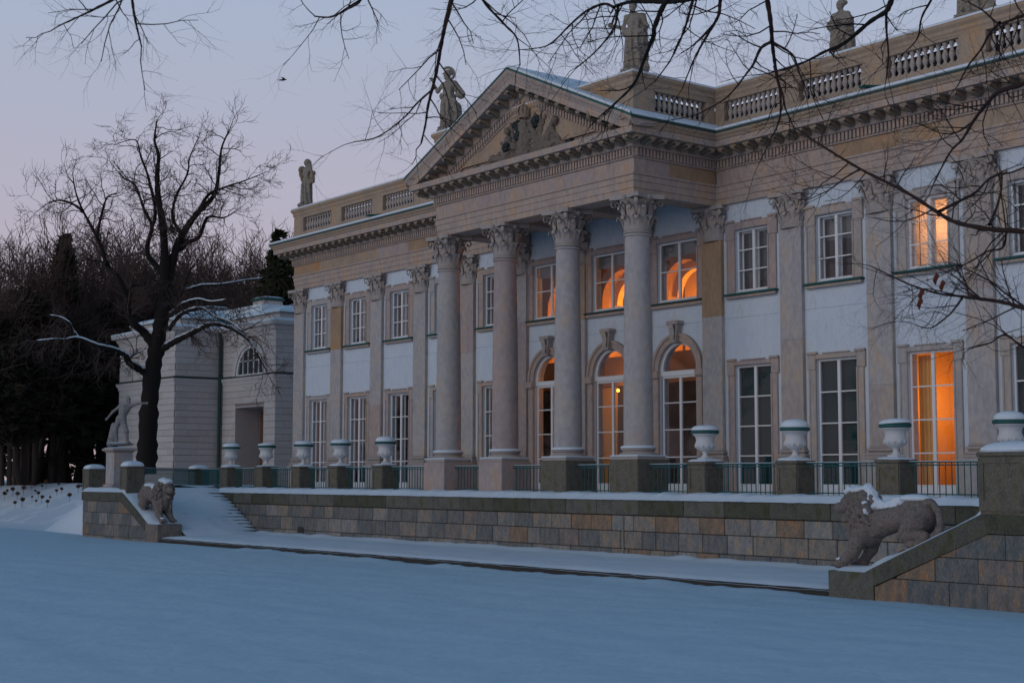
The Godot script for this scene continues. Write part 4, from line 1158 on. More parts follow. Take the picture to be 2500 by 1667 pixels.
# ------------------------------------------------------------------ annex
func build_annex() -> void:
	var an := thing("annex", "lower pale stone annex with arched window, dark doorway and snowy roof left of the palace", "building")
	var tones := ["annex", "annex", "annex_c", "annex", "annex_b"]
	part("core", M.new().box(Vector3(-49.6, -0.4, -12), Vector3(-41.26, 9.2, -0.96)).box(Vector3(-41.26, 4.87, -12), Vector3(-34.26, 9.2, -4.06)).box(Vector3(-41.26, -0.4, -12), Vector3(-39.25, 4.87, -4.06)).box(Vector3(-35.55, -0.4, -12), Vector3(-34.26, 4.87, -4.06)).box(Vector3(-39.25, -0.4, -12), Vector3(-35.55, 4.87, -5.6)), mats.annex_joint, an)
	var lay := func(o: Vector3, dir: Vector3, nn: Vector3, len: float, y0: float, y1: float, skip: Callable) -> void:
		var rows := int(round((y1 - y0) / 0.385))
		var h := (y1 - y0) / rows
		for r in rows:
			var u := 0.0 if r % 2 else -0.75
			while u < len:
				var a := maxf(u, 0.0)
				var b := minf(u + 1.5, len)
				if b - a > 0.12:
					for seg in skip.call(a, b, y0 + (r + 0.5) * h):
						var m := M.new()
						var p: Vector3 = o + dir * (seg[0] + 0.001)
						var q: Vector3 = o + dir * (seg[1] - 0.001) + nn * (0.06 + rng.randf_range(-0.003, 0.003))
						m.bevel(Vector3(minf(p.x, q.x), y0 + r * h + 0.009, minf(p.z, q.z)), Vector3(maxf(p.x, q.x), y0 + (r + 1) * h - 0.009, maxf(p.z, q.z)), 0.006)
						part("stone_block", m, mats[tones[rng.randi() % 5]], an)
				u += 1.5
	var whole := func(a: float, b: float, _y: float) -> Array: return [[a, b]]
	var X := Vector3.RIGHT
	var Z := Vector3.BACK
	lay.call(Vector3(-49.64, 0, -0.96), X, Z, 8.38, 0.0, 6.2, whole); lay.call(Vector3(-49.64, 0, -0.96), X, Z, 8.38, 6.75, 9.05, whole)
	lay.call(Vector3(-41.26, 0, -4.0), Z, X, 3.1, 0.0, 6.2, whole); lay.call(Vector3(-41.26, 0, -4.0), Z, X, 3.1, 6.75, 9.05, whole)
	lay.call(Vector3(-41.2, 0, -4.06), X, Z, 6.94, 0.0, 6.2, func(a: float, b: float, y: float) -> Array:
		if y > 4.95: return [[a, b]]
		var out := []
		if a < 1.95: out.append([a, minf(b, 1.95)])
		if b > 5.65: out.append([maxf(a, 5.65), b])
		return out)
	lay.call(Vector3(-41.2, 0, -4.06), X, Z, 6.94, 6.75, 9.05, func(a: float, b: float, y: float) -> Array:
		var d := 2.1 * 2.1 - pow(y - 6.55, 2.0)
		if d <= 0: return [[a, b]]
		var half := sqrt(d)
		var out := []
		if a < 3.9 - half: out.append([a, minf(b, 3.9 - half)])
		if b > 3.9 + half: out.append([maxf(a, 3.9 + half), b])
		return out)
	lay.call(Vector3(-34.26, 0, -12.0), Z, X, 8.0, 0.0, 6.2, whole); lay.call(Vector3(-34.26, 0, -12.0), Z, X, 8.0, 6.75, 9.05, whole)
	var plan := [Vector2(-49.7, -12), Vector2(-49.7, -0.9), Vector2(-41.2, -0.9), Vector2(-41.2, -4.0), Vector2(-34.2, -4.0), Vector2(-34.2, -12.0)]
	part("string_course", M.new().sweep([[-0.1, 6.2], [0.02, 6.2], [0.05, 6.35], [0.14, 6.5], [0.16, 6.62], [-0.1, 6.72]], plan), mats.annex_c, an)
	part("string_flashing", M.new().sweep([[0.1, 6.63], [0.19, 6.63], [0.19, 6.68], [-0.1, 6.75]], plan), mats.copper_dark, an)
	part("cornice", M.new().sweep([[-0.1, 9.05], [0.02, 9.05], [0.05, 9.2], [0.16, 9.35], [0.2, 9.5], [0.42, 9.55], [0.45, 9.72], [-0.2, 9.74]], plan), mats.annex_c, an)
	part("snow", M.new().sweep([[0.44, 9.72], [0.47, 9.78], [0.42, 9.88], [0.1, 9.96], [-0.6, 9.97]], plan), mats.snow, an)
	part("attic", M.new().sweep([[-0.55, 9.8], [-0.55, 10.24], [-0.48, 10.27], [-0.48, 10.32], [-1.2, 10.33]], plan), mats.annex_b, an)
	part("roof_edge", M.new().sweep([[-0.5, 10.32], [-0.42, 10.33], [-0.42, 10.37], [-0.8, 10.38]], plan), mats.copper_dark, an)
	part("snow", M.new().sweep([[-0.44, 10.35], [-0.42, 10.44], [-0.5, 10.54], [-1.0, 10.75], [-4.5, 11.6]], plan), mats.snow, an)
	part("roof", M.new().box(Vector3(-47, 10.0, -11.9), Vector3(-38.8, 11.3, -5.5)).box(Vector3(-47, 10, -5.5), Vector3(-45.7, 11.3, -5.0)), mats.snow, an)
	# doorway with brown door
	part("doorway_lining", M.new().box(Vector3(-39.25, 0, -5.58), Vector3(-39.2, 4.86, -4.0)).box(Vector3(-35.6, 0, -5.58), Vector3(-35.55, 4.86, -4.0)).box(Vector3(-39.2, 4.8, -5.58), Vector3(-35.6, 4.865, -4.0)), mats.annex_b, an)
	var dr := group("door", an)
	for i in 2:
		var xa := -38.75 + i * 0.95
		part("leaf", M.new().bevel(Vector3(xa, 0, -5.58), Vector3(xa + 0.85, 4.6, -5.45), 0.02).bevel(Vector3(xa + 0.12, 0.4, -5.46), Vector3(xa + 0.73, 1.6, -5.41), 0.03).bevel(Vector3(xa + 0.12, 1.9, -5.46), Vector3(xa + 0.73, 4.2, -5.41), 0.03), mats.door_wood, dr)
	part("handle", M.new().lathe([[0.0, -0.03], [0.03, 0], [0.0, 0.03]], 8, Vector3(-37.9, 1.15, -5.38)), mats.copper_dark, dr)
	# fan window in its arched recess
	var w := group("arched_window", an, Vector3(-37.3, 6.72, -4.0))
	var su := M.new()
	var fr := M.new()
	var gl := M.new()
	for k in 24:
		var a := PI * k / 24
		var c := PI * (k + 1) / 24
		for q in [[1.78, 2.12, -0.1, 0.14, su], [1.62, 1.78, -0.1, 0.06, fr], [0.0, 1.7, -0.06, -0.045, gl]]:
			q[4].prism(PackedVector2Array([Vector2(q[0] * cos(a) * 1.0, q[0] * sin(a)), Vector2(q[1] * cos(a), q[1] * sin(a)), Vector2(q[1] * cos(c), q[1] * sin(c)), Vector2(q[0] * cos(c), q[0] * sin(c))]) if q[0] > 0 else PackedVector2Array([Vector2.ZERO, Vector2(q[1] * cos(a), q[1] * sin(a)), Vector2(q[1] * cos(c), q[1] * sin(c))]), q[2], q[3])
	for x in [-1.0, -0.35, 0.35, 1.0]: fr.box(Vector3(x - 0.035, 0.06, -0.08), Vector3(x + 0.035, sqrt(2.7 - x * x), 0.02))
	fr.box(Vector3(-1.62, 0.0, -0.08), Vector3(1.62, 0.08, 0.04)); fr.box(Vector3(-1.4, 0.85, -0.07), Vector3(1.4, 0.91, 0.01))
	part("surround", su, mats.annex_c, w); part("frame", fr, mats.white_paint, w); part("pane", gl, mats.bronze_dark, w)
	part("drainpipe", M.new().lathe([[0.1, 0.0], [0.1, 9.3], [0.16, 9.4], [0.2, 9.75]], 10, Vector3(-41.0, 0, -3.82)).lathe([[0.14, 6.55], [0.14, 6.75]], 10, Vector3(-41.0, 0, -3.82)), mats.copper_dark, an)
	part("rain_hopper", M.new().bevel(Vector3(-41.2, 9.9, -4.0), Vector3(-40.75, 10.5, -3.6), 0.05), mats.copper, an)
	for c in [[-47.6, -6.6, 0.5, 11.7], [-45.2, -9.3, 0.8, 12.3]]:
		var g := group("chimney", an, Vector3(c[0], 0, c[1]))
		part("stack", M.new().bevel(Vector3(-c[2], 10.8, -0.7), Vector3(c[2], c[3], 0.7), 0.02), mats.annex_b, g)
		part("cap", M.new().bevel(Vector3(-c[2] - 0.12, c[3], -0.8), Vector3(c[2] + 0.12, c[3] + 0.18, 0.8), 0.04), mats.copper, g)
		part("snow", snow_cushion(c[2] + 0.1, 0.78, 0.12), mats.snow, g, Vector3(0, c[3] + 0.18, 0))
	# low link between annex and palace
	part("link_wall", M.new().box(Vector3(-34.1, -0.4, -11), Vector3(-24.8, 6.3, -8.5)), mats.annex_b, an)
	part("snow", M.new().bevel(Vector3(-34.1, 6.3, -11), Vector3(-24.8, 6.5, -8.4), 0.08), mats.snow, an)

# ------------------------------------------------------------------ sculptures
func robed(s: Sdf, lean := 0.0, knee := 0.12) -> void: # a draped standing body, 1.8 m high, facing +z
	s.cap(Vector3(0, 0.08, 0), Vector3(lean, 0.95, 0), 0.21, 0.155, 0.08)
	s.cap(Vector3(0.1, 0.05, 0.06), Vector3(0.12 + lean, 0.5, knee), 0.13, 0.11, 0.08).cap(Vector3(0.12 + lean, 0.5, knee), Vector3(0.08 + lean, 0.95, 0.02), 0.11, 0.14, 0.08)
	s.cap(Vector3(-0.12, 0.04, 0.02), Vector3(-0.09 + lean, 0.9, 0.02), 0.13, 0.15, 0.08)
	s.cap(Vector3(lean, 0.95, 0), Vector3(lean * 0.4, 1.32, 0), 0.14, 0.145, 0.08).ell(Vector3(lean * 0.4, 1.28, 0.03), Vector3(0.175, 0.16, 0.14), 0.07)
	s.cap(Vector3(-0.15 + lean * 0.4, 1.4, 0), Vector3(0.15 + lean * 0.4, 1.4, 0), 0.065, 0.065, 0.06).cap(Vector3(-0.03, 1.5, 0), Vector3(-0.17, 1.4, 0), 0.05, 0.05, 0.05).cap(Vector3(0.03, 1.5, 0), Vector3(0.17, 1.4, 0), 0.05, 0.05, 0.05)
	s.ell(Vector3(0.04, 0.02, 0.22), Vector3(0.06, 0.05, 0.12), 0.03).ell(Vector3(-0.14, 0.02, 0.16), Vector3(0.06, 0.05, 0.12), 0.03)
	s.folds.append([0.0, 1.02, 9.0, 0.034, 0.0, 0.0])
	s.folds.append([0.9, 1.45, 6.0, 0.014, 0.0, 0.0])
func head(s: Sdf, c: Vector3, yaw: float, hair: float) -> void: # face, nose, brow, chin, ears and hair; yaw 0 looks along +z
	var b := Basis(Vector3.UP, yaw)
	s.cap(c + Vector3(0, -0.26, -0.01), c + Vector3(0, -0.08, 0), 0.062, 0.055, 0.03)
	s.ell(c, Vector3(0.082, 0.118, 0.1), 0.03, b)
	s.ell(c + b * Vector3(0, -0.075, 0.055), Vector3(0.045, 0.045, 0.045), 0.03, b)
	s.cap(c + b * Vector3(0, 0.03, 0.09), c + b * Vector3(0, -0.025, 0.118), 0.012, 0.018, 0.015)
	s.cap(c + b * Vector3(-0.05, 0.035, 0.085), c + b * Vector3(0.05, 0.035, 0.085), 0.016, 0.016, 0.015)
	s.cap(c + b * Vector3(-0.022, -0.06, 0.1), c + b * Vector3(0.022, -0.06, 0.1), 0.01, 0.01, 0.012)
	for e in [-1, 1]:
		s.cut(c + b * Vector3(e * 0.035, 0.012, 0.105), Vector3(0.018, 0.012, 0.014))
		s.ell(c + b * Vector3(e * 0.085, 0.0, 0.0), Vector3(0.015, 0.032, 0.022), 0.01, b)
	if hair > 0:
		s.ell(c + b * Vector3(0, 0.045, -0.025), Vector3(0.098, 0.1, 0.11) * hair, 0.02, b)
func arm(s: Sdf, a: Vector3, b: Vector3, c: Vector3, r := 1.0) -> void: # shoulder, elbow, wrist, and a hand with curled fingers
	s.cap(a, b, 0.062 * r, 0.048 * r, 0.05).cap(b, c, 0.048 * r, 0.034 * r, 0.03)
	var d := (c - b).normalized()
	var side := d.cross(Vector3(0.3, 0.2, 1)).normalized()
	s.ell(c + d * 0.06, Vector3(0.045, 0.045, 0.045), 0.02)
	for f in 4:
		var o := side * (f - 1.5) * 0.024
		var k := c + d * (0.13 - absf(f - 1.2) * 0.012) + o
		s.cap(c + d * 0.07 + o, k, 0.014, 0.013, 0.008).cap(k, k + (d * 0.2 + side.cross(d)).normalized() * 0.045, 0.013, 0.011, 0.008)
	s.cap(c + d * 0.04 + side * 0.035, c + d * 0.09 + side * 0.07, 0.015, 0.012, 0.01)
func stand(s: Sdf) -> void: s.ell(Vector3(0, -0.03, 0.04), Vector3(0.36, 0.07, 0.3), 0.02)

func put_statue(called: String, label: String, s: Sdf, at: Vector3, turn: float, k: float, h: float, m: Material, extra := []) -> Node3D:
	var t := thing(called, label, "statue", at, turn)
	var b := M.new().add(s.build(h), Transform3D(Basis.from_scale(Vector3.ONE * k), Vector3(0, 0.1 * k, 0)))
	part("figure", b, m, t)
	for e in extra: part(e[0], M.new().add(e[1], Transform3D(Basis.from_scale(Vector3.ONE * k), Vector3(0, 0.1 * k, 0))), e[2], t)
	return t

func build_statues() -> void:
	# far left of the attic: woman holding garlands at both sides
	var s := Sdf.new()
	robed(s, 0.03); stand(s)
	head(s, Vector3(-0.01, 1.67, 0.02), -0.5, 1.05)
	s.cap(Vector3(0.03, 1.68, -0.08), Vector3(0.1, 1.45, -0.08), 0.08, 0.06)
	arm(s, Vector3(-0.2, 1.42, 0.02), Vector3(-0.31, 1.2, 0.0), Vector3(-0.24, 1.36, 0.12))
	arm(s, Vector3(0.2, 1.42, 0.02), Vector3(0.34, 1.16, -0.02), Vector3(0.2, 0.85, 0.1))
	var ga := Sdf.new()
	ga.cap(Vector3(-0.3, 1.42, 0.02), Vector3(-0.28, 1.02, 0.02), 0.14, 0.06, 0.05).cap(Vector3(0.36, 1.2, 0.02), Vector3(0.36, 0.9, 0.05), 0.1, 0.08, 0.05).cap(Vector3(0.36, 0.9, 0.05), Vector3(0.2, 0.78, 0.1), 0.08, 0.06, 0.05)
	ga.bumps.append([Vector3(0, 1.1, 0), 0.9, 0.07, 14.0])
	put_statue("attic_statue", "stone statue of a robed woman with garlands, leftmost on the palace roof", s, Vector3(-23.95, 14.52, -0.1), 0.15, 1.36, 0.028, mats.statue, [["garland", ga.build(0.03), mats.carved_dark]])
	# helmeted figure beside the pediment
	s = Sdf.new()
	robed(s, 0.02, 0.14); stand(s)
	head(s, Vector3(-0.02, 1.66, 0.03), -0.85, 0)
	arm(s, Vector3(-0.19, 1.42, 0.02), Vector3(-0.33, 1.2, 0.1), Vector3(-0.45, 1.5, 0.2), 1.05)
	arm(s, Vector3(0.19, 1.42, 0.0), Vector3(0.36, 1.12, -0.05), Vector3(0.28, 0.86, 0.1), 1.1)
	s.cap(Vector3(0.2, 1.4, -0.08), Vector3(0.4, 1.05, -0.1), 0.08, 0.12, 0.08).cap(Vector3(-0.2, 1.05, 0.03), Vector3(0.22, 0.82, 0.1), 0.09, 0.1, 0.06)
	s.ell(Vector3(0.33, 0.5, 0.05), Vector3(0.1, 0.36, 0.2), 0.03)
	var he := Sdf.new()
	var hb := Basis(Vector3.UP, -0.85)
	var hc := Vector3(-0.02, 1.7, 0.02)
	he.ell(hc + hb * Vector3(0, 0.04, -0.015), Vector3(0.112, 0.105, 0.13), 0.02, hb).cap(hc + hb * Vector3(0, 0.02, 0.1), hc + hb * Vector3(0, 0.0, 0.17), 0.04, 0.012, 0.03)
	for k in 9:
		var a := -0.6 + k * 0.36
		var b := a + 0.36
		he.cap(hc + hb * Vector3(0, 0.02 + 0.19 * cos(a), -0.01 - 0.19 * sin(a)), hc + hb * Vector3(0, 0.02 + 0.19 * cos(b), -0.01 - 0.19 * sin(b)), 0.038, 0.04, 0.02)
	put_statue("attic_statue", "stone statue in a crested helmet with raised fist and shield, left of the pediment", s, Vector3(-5.62, 14.52, 3.8), 0.3, 1.36, 0.026, mats.statue, [["helmet", he.build(0.02), mats.statue]])
	# figure with a short sword right of the pediment
	s = Sdf.new()
	robed(s, 0.02, 0.18); stand(s)
	head(s, Vector3(-0.03, 1.66, 0.02), -0.35, 1.02)
	arm(s, Vector3(-0.2, 1.42, 0.02), Vector3(-0.27, 1.13, 0.02), Vector3(-0.5, 1.17, 0.16))
	arm(s, Vector3(0.2, 1.42, 0.0), Vector3(0.34, 1.15, -0.03), Vector3(0.24, 1.0, 0.14), 1.1)
	s.cap(Vector3(0.24, 1.42, -0.06), Vector3(0.26, 0.3, -0.06), 0.07, 0.1, 0.08).cap(Vector3(-0.2, 1.0, 0.05), Vector3(0.25, 0.9, 0.12), 0.1, 0.1, 0.07)
	s.cap(Vector3(0.27, 0.0, 0.0), Vector3(0.25, 0.3, 0.0), 0.12, 0.08, 0.05)
	var sw := M.new()
	sw.ribbon([Vector3(-0.55, 1.15, 0.2), Vector3(-0.5, 1.3, 0.2), Vector3(-0.4, 1.6, 0.2)], [0.03, 0.034, 0.014], 0.022, Vector3(0.9, -0.3, 0))
	put_statue("attic_statue", "stone statue in long robes holding up a short dark blade, right of the pediment", s, Vector3(5.55, 14.54, 3.75), 0.55, 1.36, 0.026, mats.statue, [["blade", sw, mats.bronze_dark]])
	# woman with gathered hair
	s = Sdf.new()
	robed(s, 0.0, 0.1); stand(s)
	head(s, Vector3(0.0, 1.67, 0.02), -0.75, 1.03)
	s.ell(Vector3(0.1, 1.74, -0.07), Vector3(0.06, 0.06, 0.06), 0.03)
	arm(s, Vector3(-0.19, 1.41, 0.02), Vector3(-0.28, 1.12, 0.05), Vector3(-0.1, 1.1, 0.2), 1.1)
	arm(s, Vector3(0.19, 1.41, 0.02), Vector3(0.3, 1.15, 0.05), Vector3(0.08, 1.2, 0.22), 1.15)
	s.cap(Vector3(-0.22, 1.15, 0.12), Vector3(0.26, 1.22, 0.1), 0.1, 0.12, 0.08).cap(Vector3(0.2, 1.15, -0.05), Vector3(0.23, 0.2, 0.0), 0.1, 0.13, 0.08).cap(Vector3(-0.16, 1.1, 0.0), Vector3(-0.2, 0.15, 0.02), 0.09, 0.12, 0.08)
	put_statue("attic_statue", "stone statue of a draped woman with gathered hair, on the right wing roof", s, Vector3(10.7, 14.25, -1.1), 0.3, 1.36, 0.026, mats.statue)
	s = Sdf.new()
	robed(s, 0.02, 0.2); stand(s)
	head(s, Vector3(0.0, 1.67, 0.02), -0.3, 1.05)
	arm(s, Vector3(-0.19, 1.41, 0.02), Vector3(-0.32, 1.15, 0.05), Vector3(-0.2, 0.95, 0.2), 1.1)
	arm(s, Vector3(0.19, 1.41, 0.02), Vector3(0.34, 1.2, 0.0), Vector3(0.3, 1.5, 0.15), 1.1)
	s.cap(Vector3(0.2, 1.2, -0.08), Vector3(0.34, 0.1, -0.05), 0.14, 0.22, 0.1)
	put_statue("attic_statue", "stone statue cut off by the top edge, rightmost on the palace roof", s, Vector3(16.5, 14.5, -0.15), 0.4, 1.4, 0.03, mats.statue)
	# white athlete: lateral axis turned along the photo's width
	s = Sdf.new()
	s.ell(Vector3(0.05, 0.02, 0), Vector3(0.52, 0.07, 0.34), 0.02)
	s.cap(Vector3(-0.12, 0.1, -0.05), Vector3(-0.17, 0.55, 0.0), 0.07, 0.085).cap(Vector3(-0.17, 0.55, 0.0), Vector3(-0.03, 1.0, 0.0), 0.09, 0.12, 0.06)
	s.cap(Vector3(0.34, 0.1, 0.1), Vector3(0.3, 0.5, 0.14), 0.06, 0.08).cap(Vector3(0.3, 0.52, 0.15), Vector3(0.12, 1.0, 0.02), 0.09, 0.12, 0.06)
	s.ell(Vector3(-0.1, 0.09, 0.06), Vector3(0.06, 0.05, 0.14), 0.03).ell(Vector3(0.4, 0.09, 0.2), Vector3(0.09, 0.05, 0.12), 0.03)
	s.cap(Vector3(-0.34, 0.05, -0.08), Vector3(-0.24, 0.75, -0.1), 0.17, 0.13, 0.06)
	s.ell(Vector3(0.05, 1.0, 0), Vector3(0.18, 0.14, 0.14), 0.08)
	s.cap(Vector3(0.05, 1.02, 0), Vector3(0.2, 1.38, 0.02), 0.14, 0.17, 0.1).ell(Vector3(0.2, 1.4, 0.05), Vector3(0.22, 0.17, 0.14), 0.06)
	s.cap(Vector3(0.0, 1.5, 0), Vector3(0.42, 1.52, 0.02), 0.08, 0.08, 0.06)
	head(s, Vector3(0.32, 1.74, 0.04), 0.7, 1.03)
	arm(s, Vector3(0.0, 1.5, 0.0), Vector3(-0.28, 1.3, -0.02), Vector3(-0.46, 1.05, 0.05), 1.1)
	arm(s, Vector3(0.42, 1.53, 0.02), Vector3(0.72, 1.6, 0.06), Vector3(0.98, 1.62, 0.08), 1.1)
	var at := put_statue("garden_statue", "white stone statue of a bare athlete with one arm stretched out, on the tall pedestal", s, Vector3(-25.75, 2.02, 9.05), 0.915, 1.24, 0.02, mats.statue_white)
	part("snow", M.new().add(snow_cap(0.45, 0.05), Transform3D(Basis.from_scale(Vector3(1.2, 1, 0.7)), Vector3(0, 0.2, 0.05))), mats.snow, at)

func build_lions() -> void:
	# lion striding down the stair wall, head low end at -x
	var s := Sdf.new()
	s.cap(Vector3(0.85, 1.04, 0), Vector3(1.6, 1.2, 0), 0.4, 0.28, 0.1).cap(Vector3(1.6, 1.2, 0), Vector3(2.1, 1.3, 0), 0.27, 0.35, 0.1)
	s.ell(Vector3(2.2, 1.28, 0), Vector3(0.44, 0.42, 0.36), 0.1)
	s.ell(Vector3(0.76, 1.02, 0), Vector3(0.38, 0.5, 0.38), 0.1)
	s.ell(Vector3(0.68, 1.4, 0), Vector3(0.4, 0.5, 0.43), 0.08)                   # mane
	s.cap(Vector3(0.42, 1.1, 0), Vector3(0.55, 0.75, 0), 0.22, 0.2, 0.08)
	s.ell(Vector3(0.24, 1.53, 0), Vector3(0.24, 0.25, 0.22), 0.04)                 # head
	s.cap(Vector3(0.1, 1.45, 0), Vector3(-0.1, 1.41, 0), 0.15, 0.125, 0.04)        # muzzle
	s.cap(Vector3(0.02, 1.53, 0), Vector3(-0.2, 1.48, 0), 0.055, 0.06, 0.03)
	s.cap(Vector3(0.2, 1.17, 0), Vector3(0.02, 1.14, 0), 0.1, 0.08, 0.03)          # jaw
	s.cut(Vector3(-0.03, 1.255, 0), Vector3(0.19, 0.045, 0.14))
	for row in 6: # locks of the mane
		for k in 9:
			var a := (k + 0.5 * (row % 2)) / 9.0 * TAU
			var x := 0.38 + row * 0.115
			var r := [0.31, 0.37, 0.41, 0.42, 0.4, 0.36][row] as float
			var c := Vector3(x, 1.42 - row * 0.035 + r * cos(a) * 1.12, r * sin(a) * 0.98)
			if row < 2 and cos(a) < -0.5: c.y += 0.1
			c += Vector3(0, cos(a), sin(a)) * 0.035
			s.cap(c, c + Vector3(0.13, -0.12, 0.0), 0.095, 0.035, 0.012)
	for k in 8:
		var c := Vector3(0.3 + 0.07 * (k % 4), 1.0 - 0.13 * (k / 2), (0.2 if k % 2 else -0.2))
		s.cap(c, c + Vector3(0.04, -0.2, 0), 0.085, 0.03, 0.012)
	for e in [-1, 1]:
		s.cap(Vector3(0.08, 1.62, e * 0.06), Vector3(0.12, 1.6, e * 0.17), 0.05, 0.05, 0.04)
		s.cut(Vector3(0.04, 1.55, e * 0.14), Vector3(0.05, 0.03, 0.035))
		s.ell(Vector3(0.42, 1.76, e * 0.2), Vector3(0.06, 0.09, 0.05), 0.03)
		s.cut(Vector3(-0.165, 1.43, e * 0.04), Vector3(0.03, 0.025, 0.02))
	s.cap(Vector3(0.75, 0.85, 0.24), Vector3(0.5, 0.38, 0.27), 0.23, 0.15, 0.06).cap(Vector3(0.5, 0.38, 0.27), Vector3(0.2, 0.16, 0.27), 0.15, 0.12, 0.05)
	s.cap(Vector3(0.75, 0.85, -0.24), Vector3(0.62, 0.45, -0.27), 0.22, 0.14, 0.06).cap(Vector3(0.62, 0.45, -0.27), Vector3(0.4, 0.2, -0.27), 0.14, 0.12, 0.05)
	for q in [[0.1, 0.1, 0.27], [0.3, 0.12, -0.27]]:
		s.ell(Vector3(q[0], q[1], q[2]), Vector3(0.2, 0.11, 0.15), 0.04)
		for f in 4: s.cap(Vector3(q[0] - 0.05, q[1], q[2] + (f - 1.5) * 0.07), Vector3(q[0] - 0.2, q[1] - 0.02, q[2] + (f - 1.5) * 0.075), 0.055, 0.045, 0.015)
	# hind legs: the near one back and straight, the far one forward under the belly
	s.cap(Vector3(2.25, 1.15, 0.2), Vector3(2.05, 0.85, 0.27), 0.32, 0.2, 0.08).cap(Vector3(2.05, 0.85, 0.27), Vector3(2.55, 0.82, 0.25), 0.17, 0.11, 0.05).cap(Vector3(2.55, 0.82, 0.25), Vector3(2.35, 0.62, 0.25), 0.11, 0.1, 0.04)
	s.ell(Vector3(2.2, 0.62, 0.25), Vector3(0.2, 0.1, 0.13), 0.04)
	s.cap(Vector3(2.15, 1.1, -0.2), Vector3(1.8, 0.75, -0.25), 0.3, 0.18, 0.08).cap(Vector3(1.8, 0.75, -0.25), Vector3(1.95, 0.5, -0.25), 0.15, 0.11, 0.05).cap(Vector3(1.95, 0.5, -0.25), Vector3(1.75, 0.38, -0.25), 0.11, 0.1, 0.04)
	s.ell(Vector3(1.62, 0.38, -0.25), Vector3(0.2, 0.1, 0.13), 0.04)
	for q in [[2.4, 1.6, 2.62, 1.58], [2.62, 1.58, 2.8, 1.4], [2.8, 1.4, 2.87, 1.12], [2.87, 1.12, 2.78, 0.82]]: s.cap(Vector3(q[0], q[1], 0.05), Vector3(q[2], q[3], 0.1), 0.085, 0.085, 0.04)
	s.bumps.append([Vector3(0.85, 1.2, 0), 0.62, 0.022, 7.0])
	s.bumps.append([Vector3(2.0, 1.0, 0), 1.3, 0.012, 4.0])
	var body := s.build(0.026)
	var base := M.new().bevel(Vector3(0.0, -0.05, -0.5), Vector3(1.02, 0.06, 0.5), 0.03)
	var sn := Sdf.new()
	sn.ell(Vector3(0.42, 1.83, 0), Vector3(0.34, 0.13, 0.26), 0.06).cap(Vector3(0.75, 1.84, 0.02), Vector3(1.05, 1.5, 0.05), 0.17, 0.16, 0.08).cap(Vector3(0.85, 1.55, 0.2), Vector3(0.95, 1.35, 0.3), 0.14, 0.1, 0.08).cap(Vector3(1.05, 1.45, 0), Vector3(1.6, 1.5, 0), 0.14, 0.1, 0.1)
	sn.cap(Vector3(1.5, 1.53, 0), Vector3(1.9, 1.62, 0), 0.1, 0.1, 0.1).ell(Vector3(2.12, 1.67, 0), Vector3(0.42, 0.1, 0.24), 0.08)
	sn.bumps.append([Vector3(0.9, 1.6, 0), 1.0, 0.06, 5.0])
	var snow := sn.build(0.03)
	var paw := Sdf.new()
	paw.ell(Vector3(0.17, 0.21, 0.27), Vector3(0.18, 0.05, 0.1), 0.03)
	var paw_snow := paw.build(0.02)
	var a := thing("lion", "big brown stone lion striding down the near stair wall, with snow on its back", "lion", Vector3(19.38, -1.58, 9.64), 0.0, "stone lions on the stair walls")
	part("body", body, mats.lion, a); part("snow", snow, mats.snow, a); part("snow", paw_snow, mats.snow, a)
	var mx := Transform3D(Basis.from_scale(Vector3(-1, 1, 1)), Vector3.ZERO)
	var b := thing("lion", "stone lion seen head-on at the foot of the far left stair wall", "lion", Vector3(-18.62, -1.45, 9.64), 0.0, "stone lions on the stair walls")
	part("body", M.new().add(body, mx), mats.lion, b); part("snow", M.new().add(snow, mx), mats.snow, b); part("snow", M.new().add(paw_snow, mx), mats.snow, b)

# ------------------------------------------------------------------ trees
var rmin := 0.0    # thinnest twig
func grow(m: M, p: Vector3, d: Vector3, len: float, r: float, lvl: int, up: float, kids: int, wild := 0.3) -> void:
	var seg := 4 if lvl > 0 else 3
	r = maxf(r, rmin)
	var pts := PackedVector3Array([p])
	var rad := PackedFloat32Array([r])
	var q := p
	for i in seg:
		d = (d + Vector3(rng.randf_range(-1, 1), rng.randf_range(-1, 1), rng.randf_range(-1, 1)) * wild + Vector3.UP * up).normalized()
		q += d * len / seg
		pts.append(q)
		rad.append(r * (1.0 - 0.55 * (i + 1) / seg))
	m.tube(pts, rad, 6 if r > 0.15 else (4 if r > 0.03 else 3))
	if lvl <= 0: return
	for k in kids:
		var t := lerpf(0.35, 1.0, (k + rng.randf()) / kids)
		var fi := minf(t * seg, seg - 0.001)
		var a := pts[int(fi)].lerp(pts[int(fi) + 1], fi - int(fi))
		var td := (pts[int(fi) + 1] - pts[int(fi)]).normalized()
		var side := td.cross(Vector3(rng.randf_range(-1, 1), rng.randf_range(-1, 1), rng.randf_range(-1, 1))).normalized()
		var nd := (td * rng.randf_range(0.55, 1.0) + side * rng.randf_range(0.5, 0.95)).normalized()
		grow(m, a, nd, len * rng.randf_range(0.5, 0.75), lerpf(r, r * 0.45, t) * rng.randf_range(0.5, 0.72), lvl - 1, up, kids, wild)

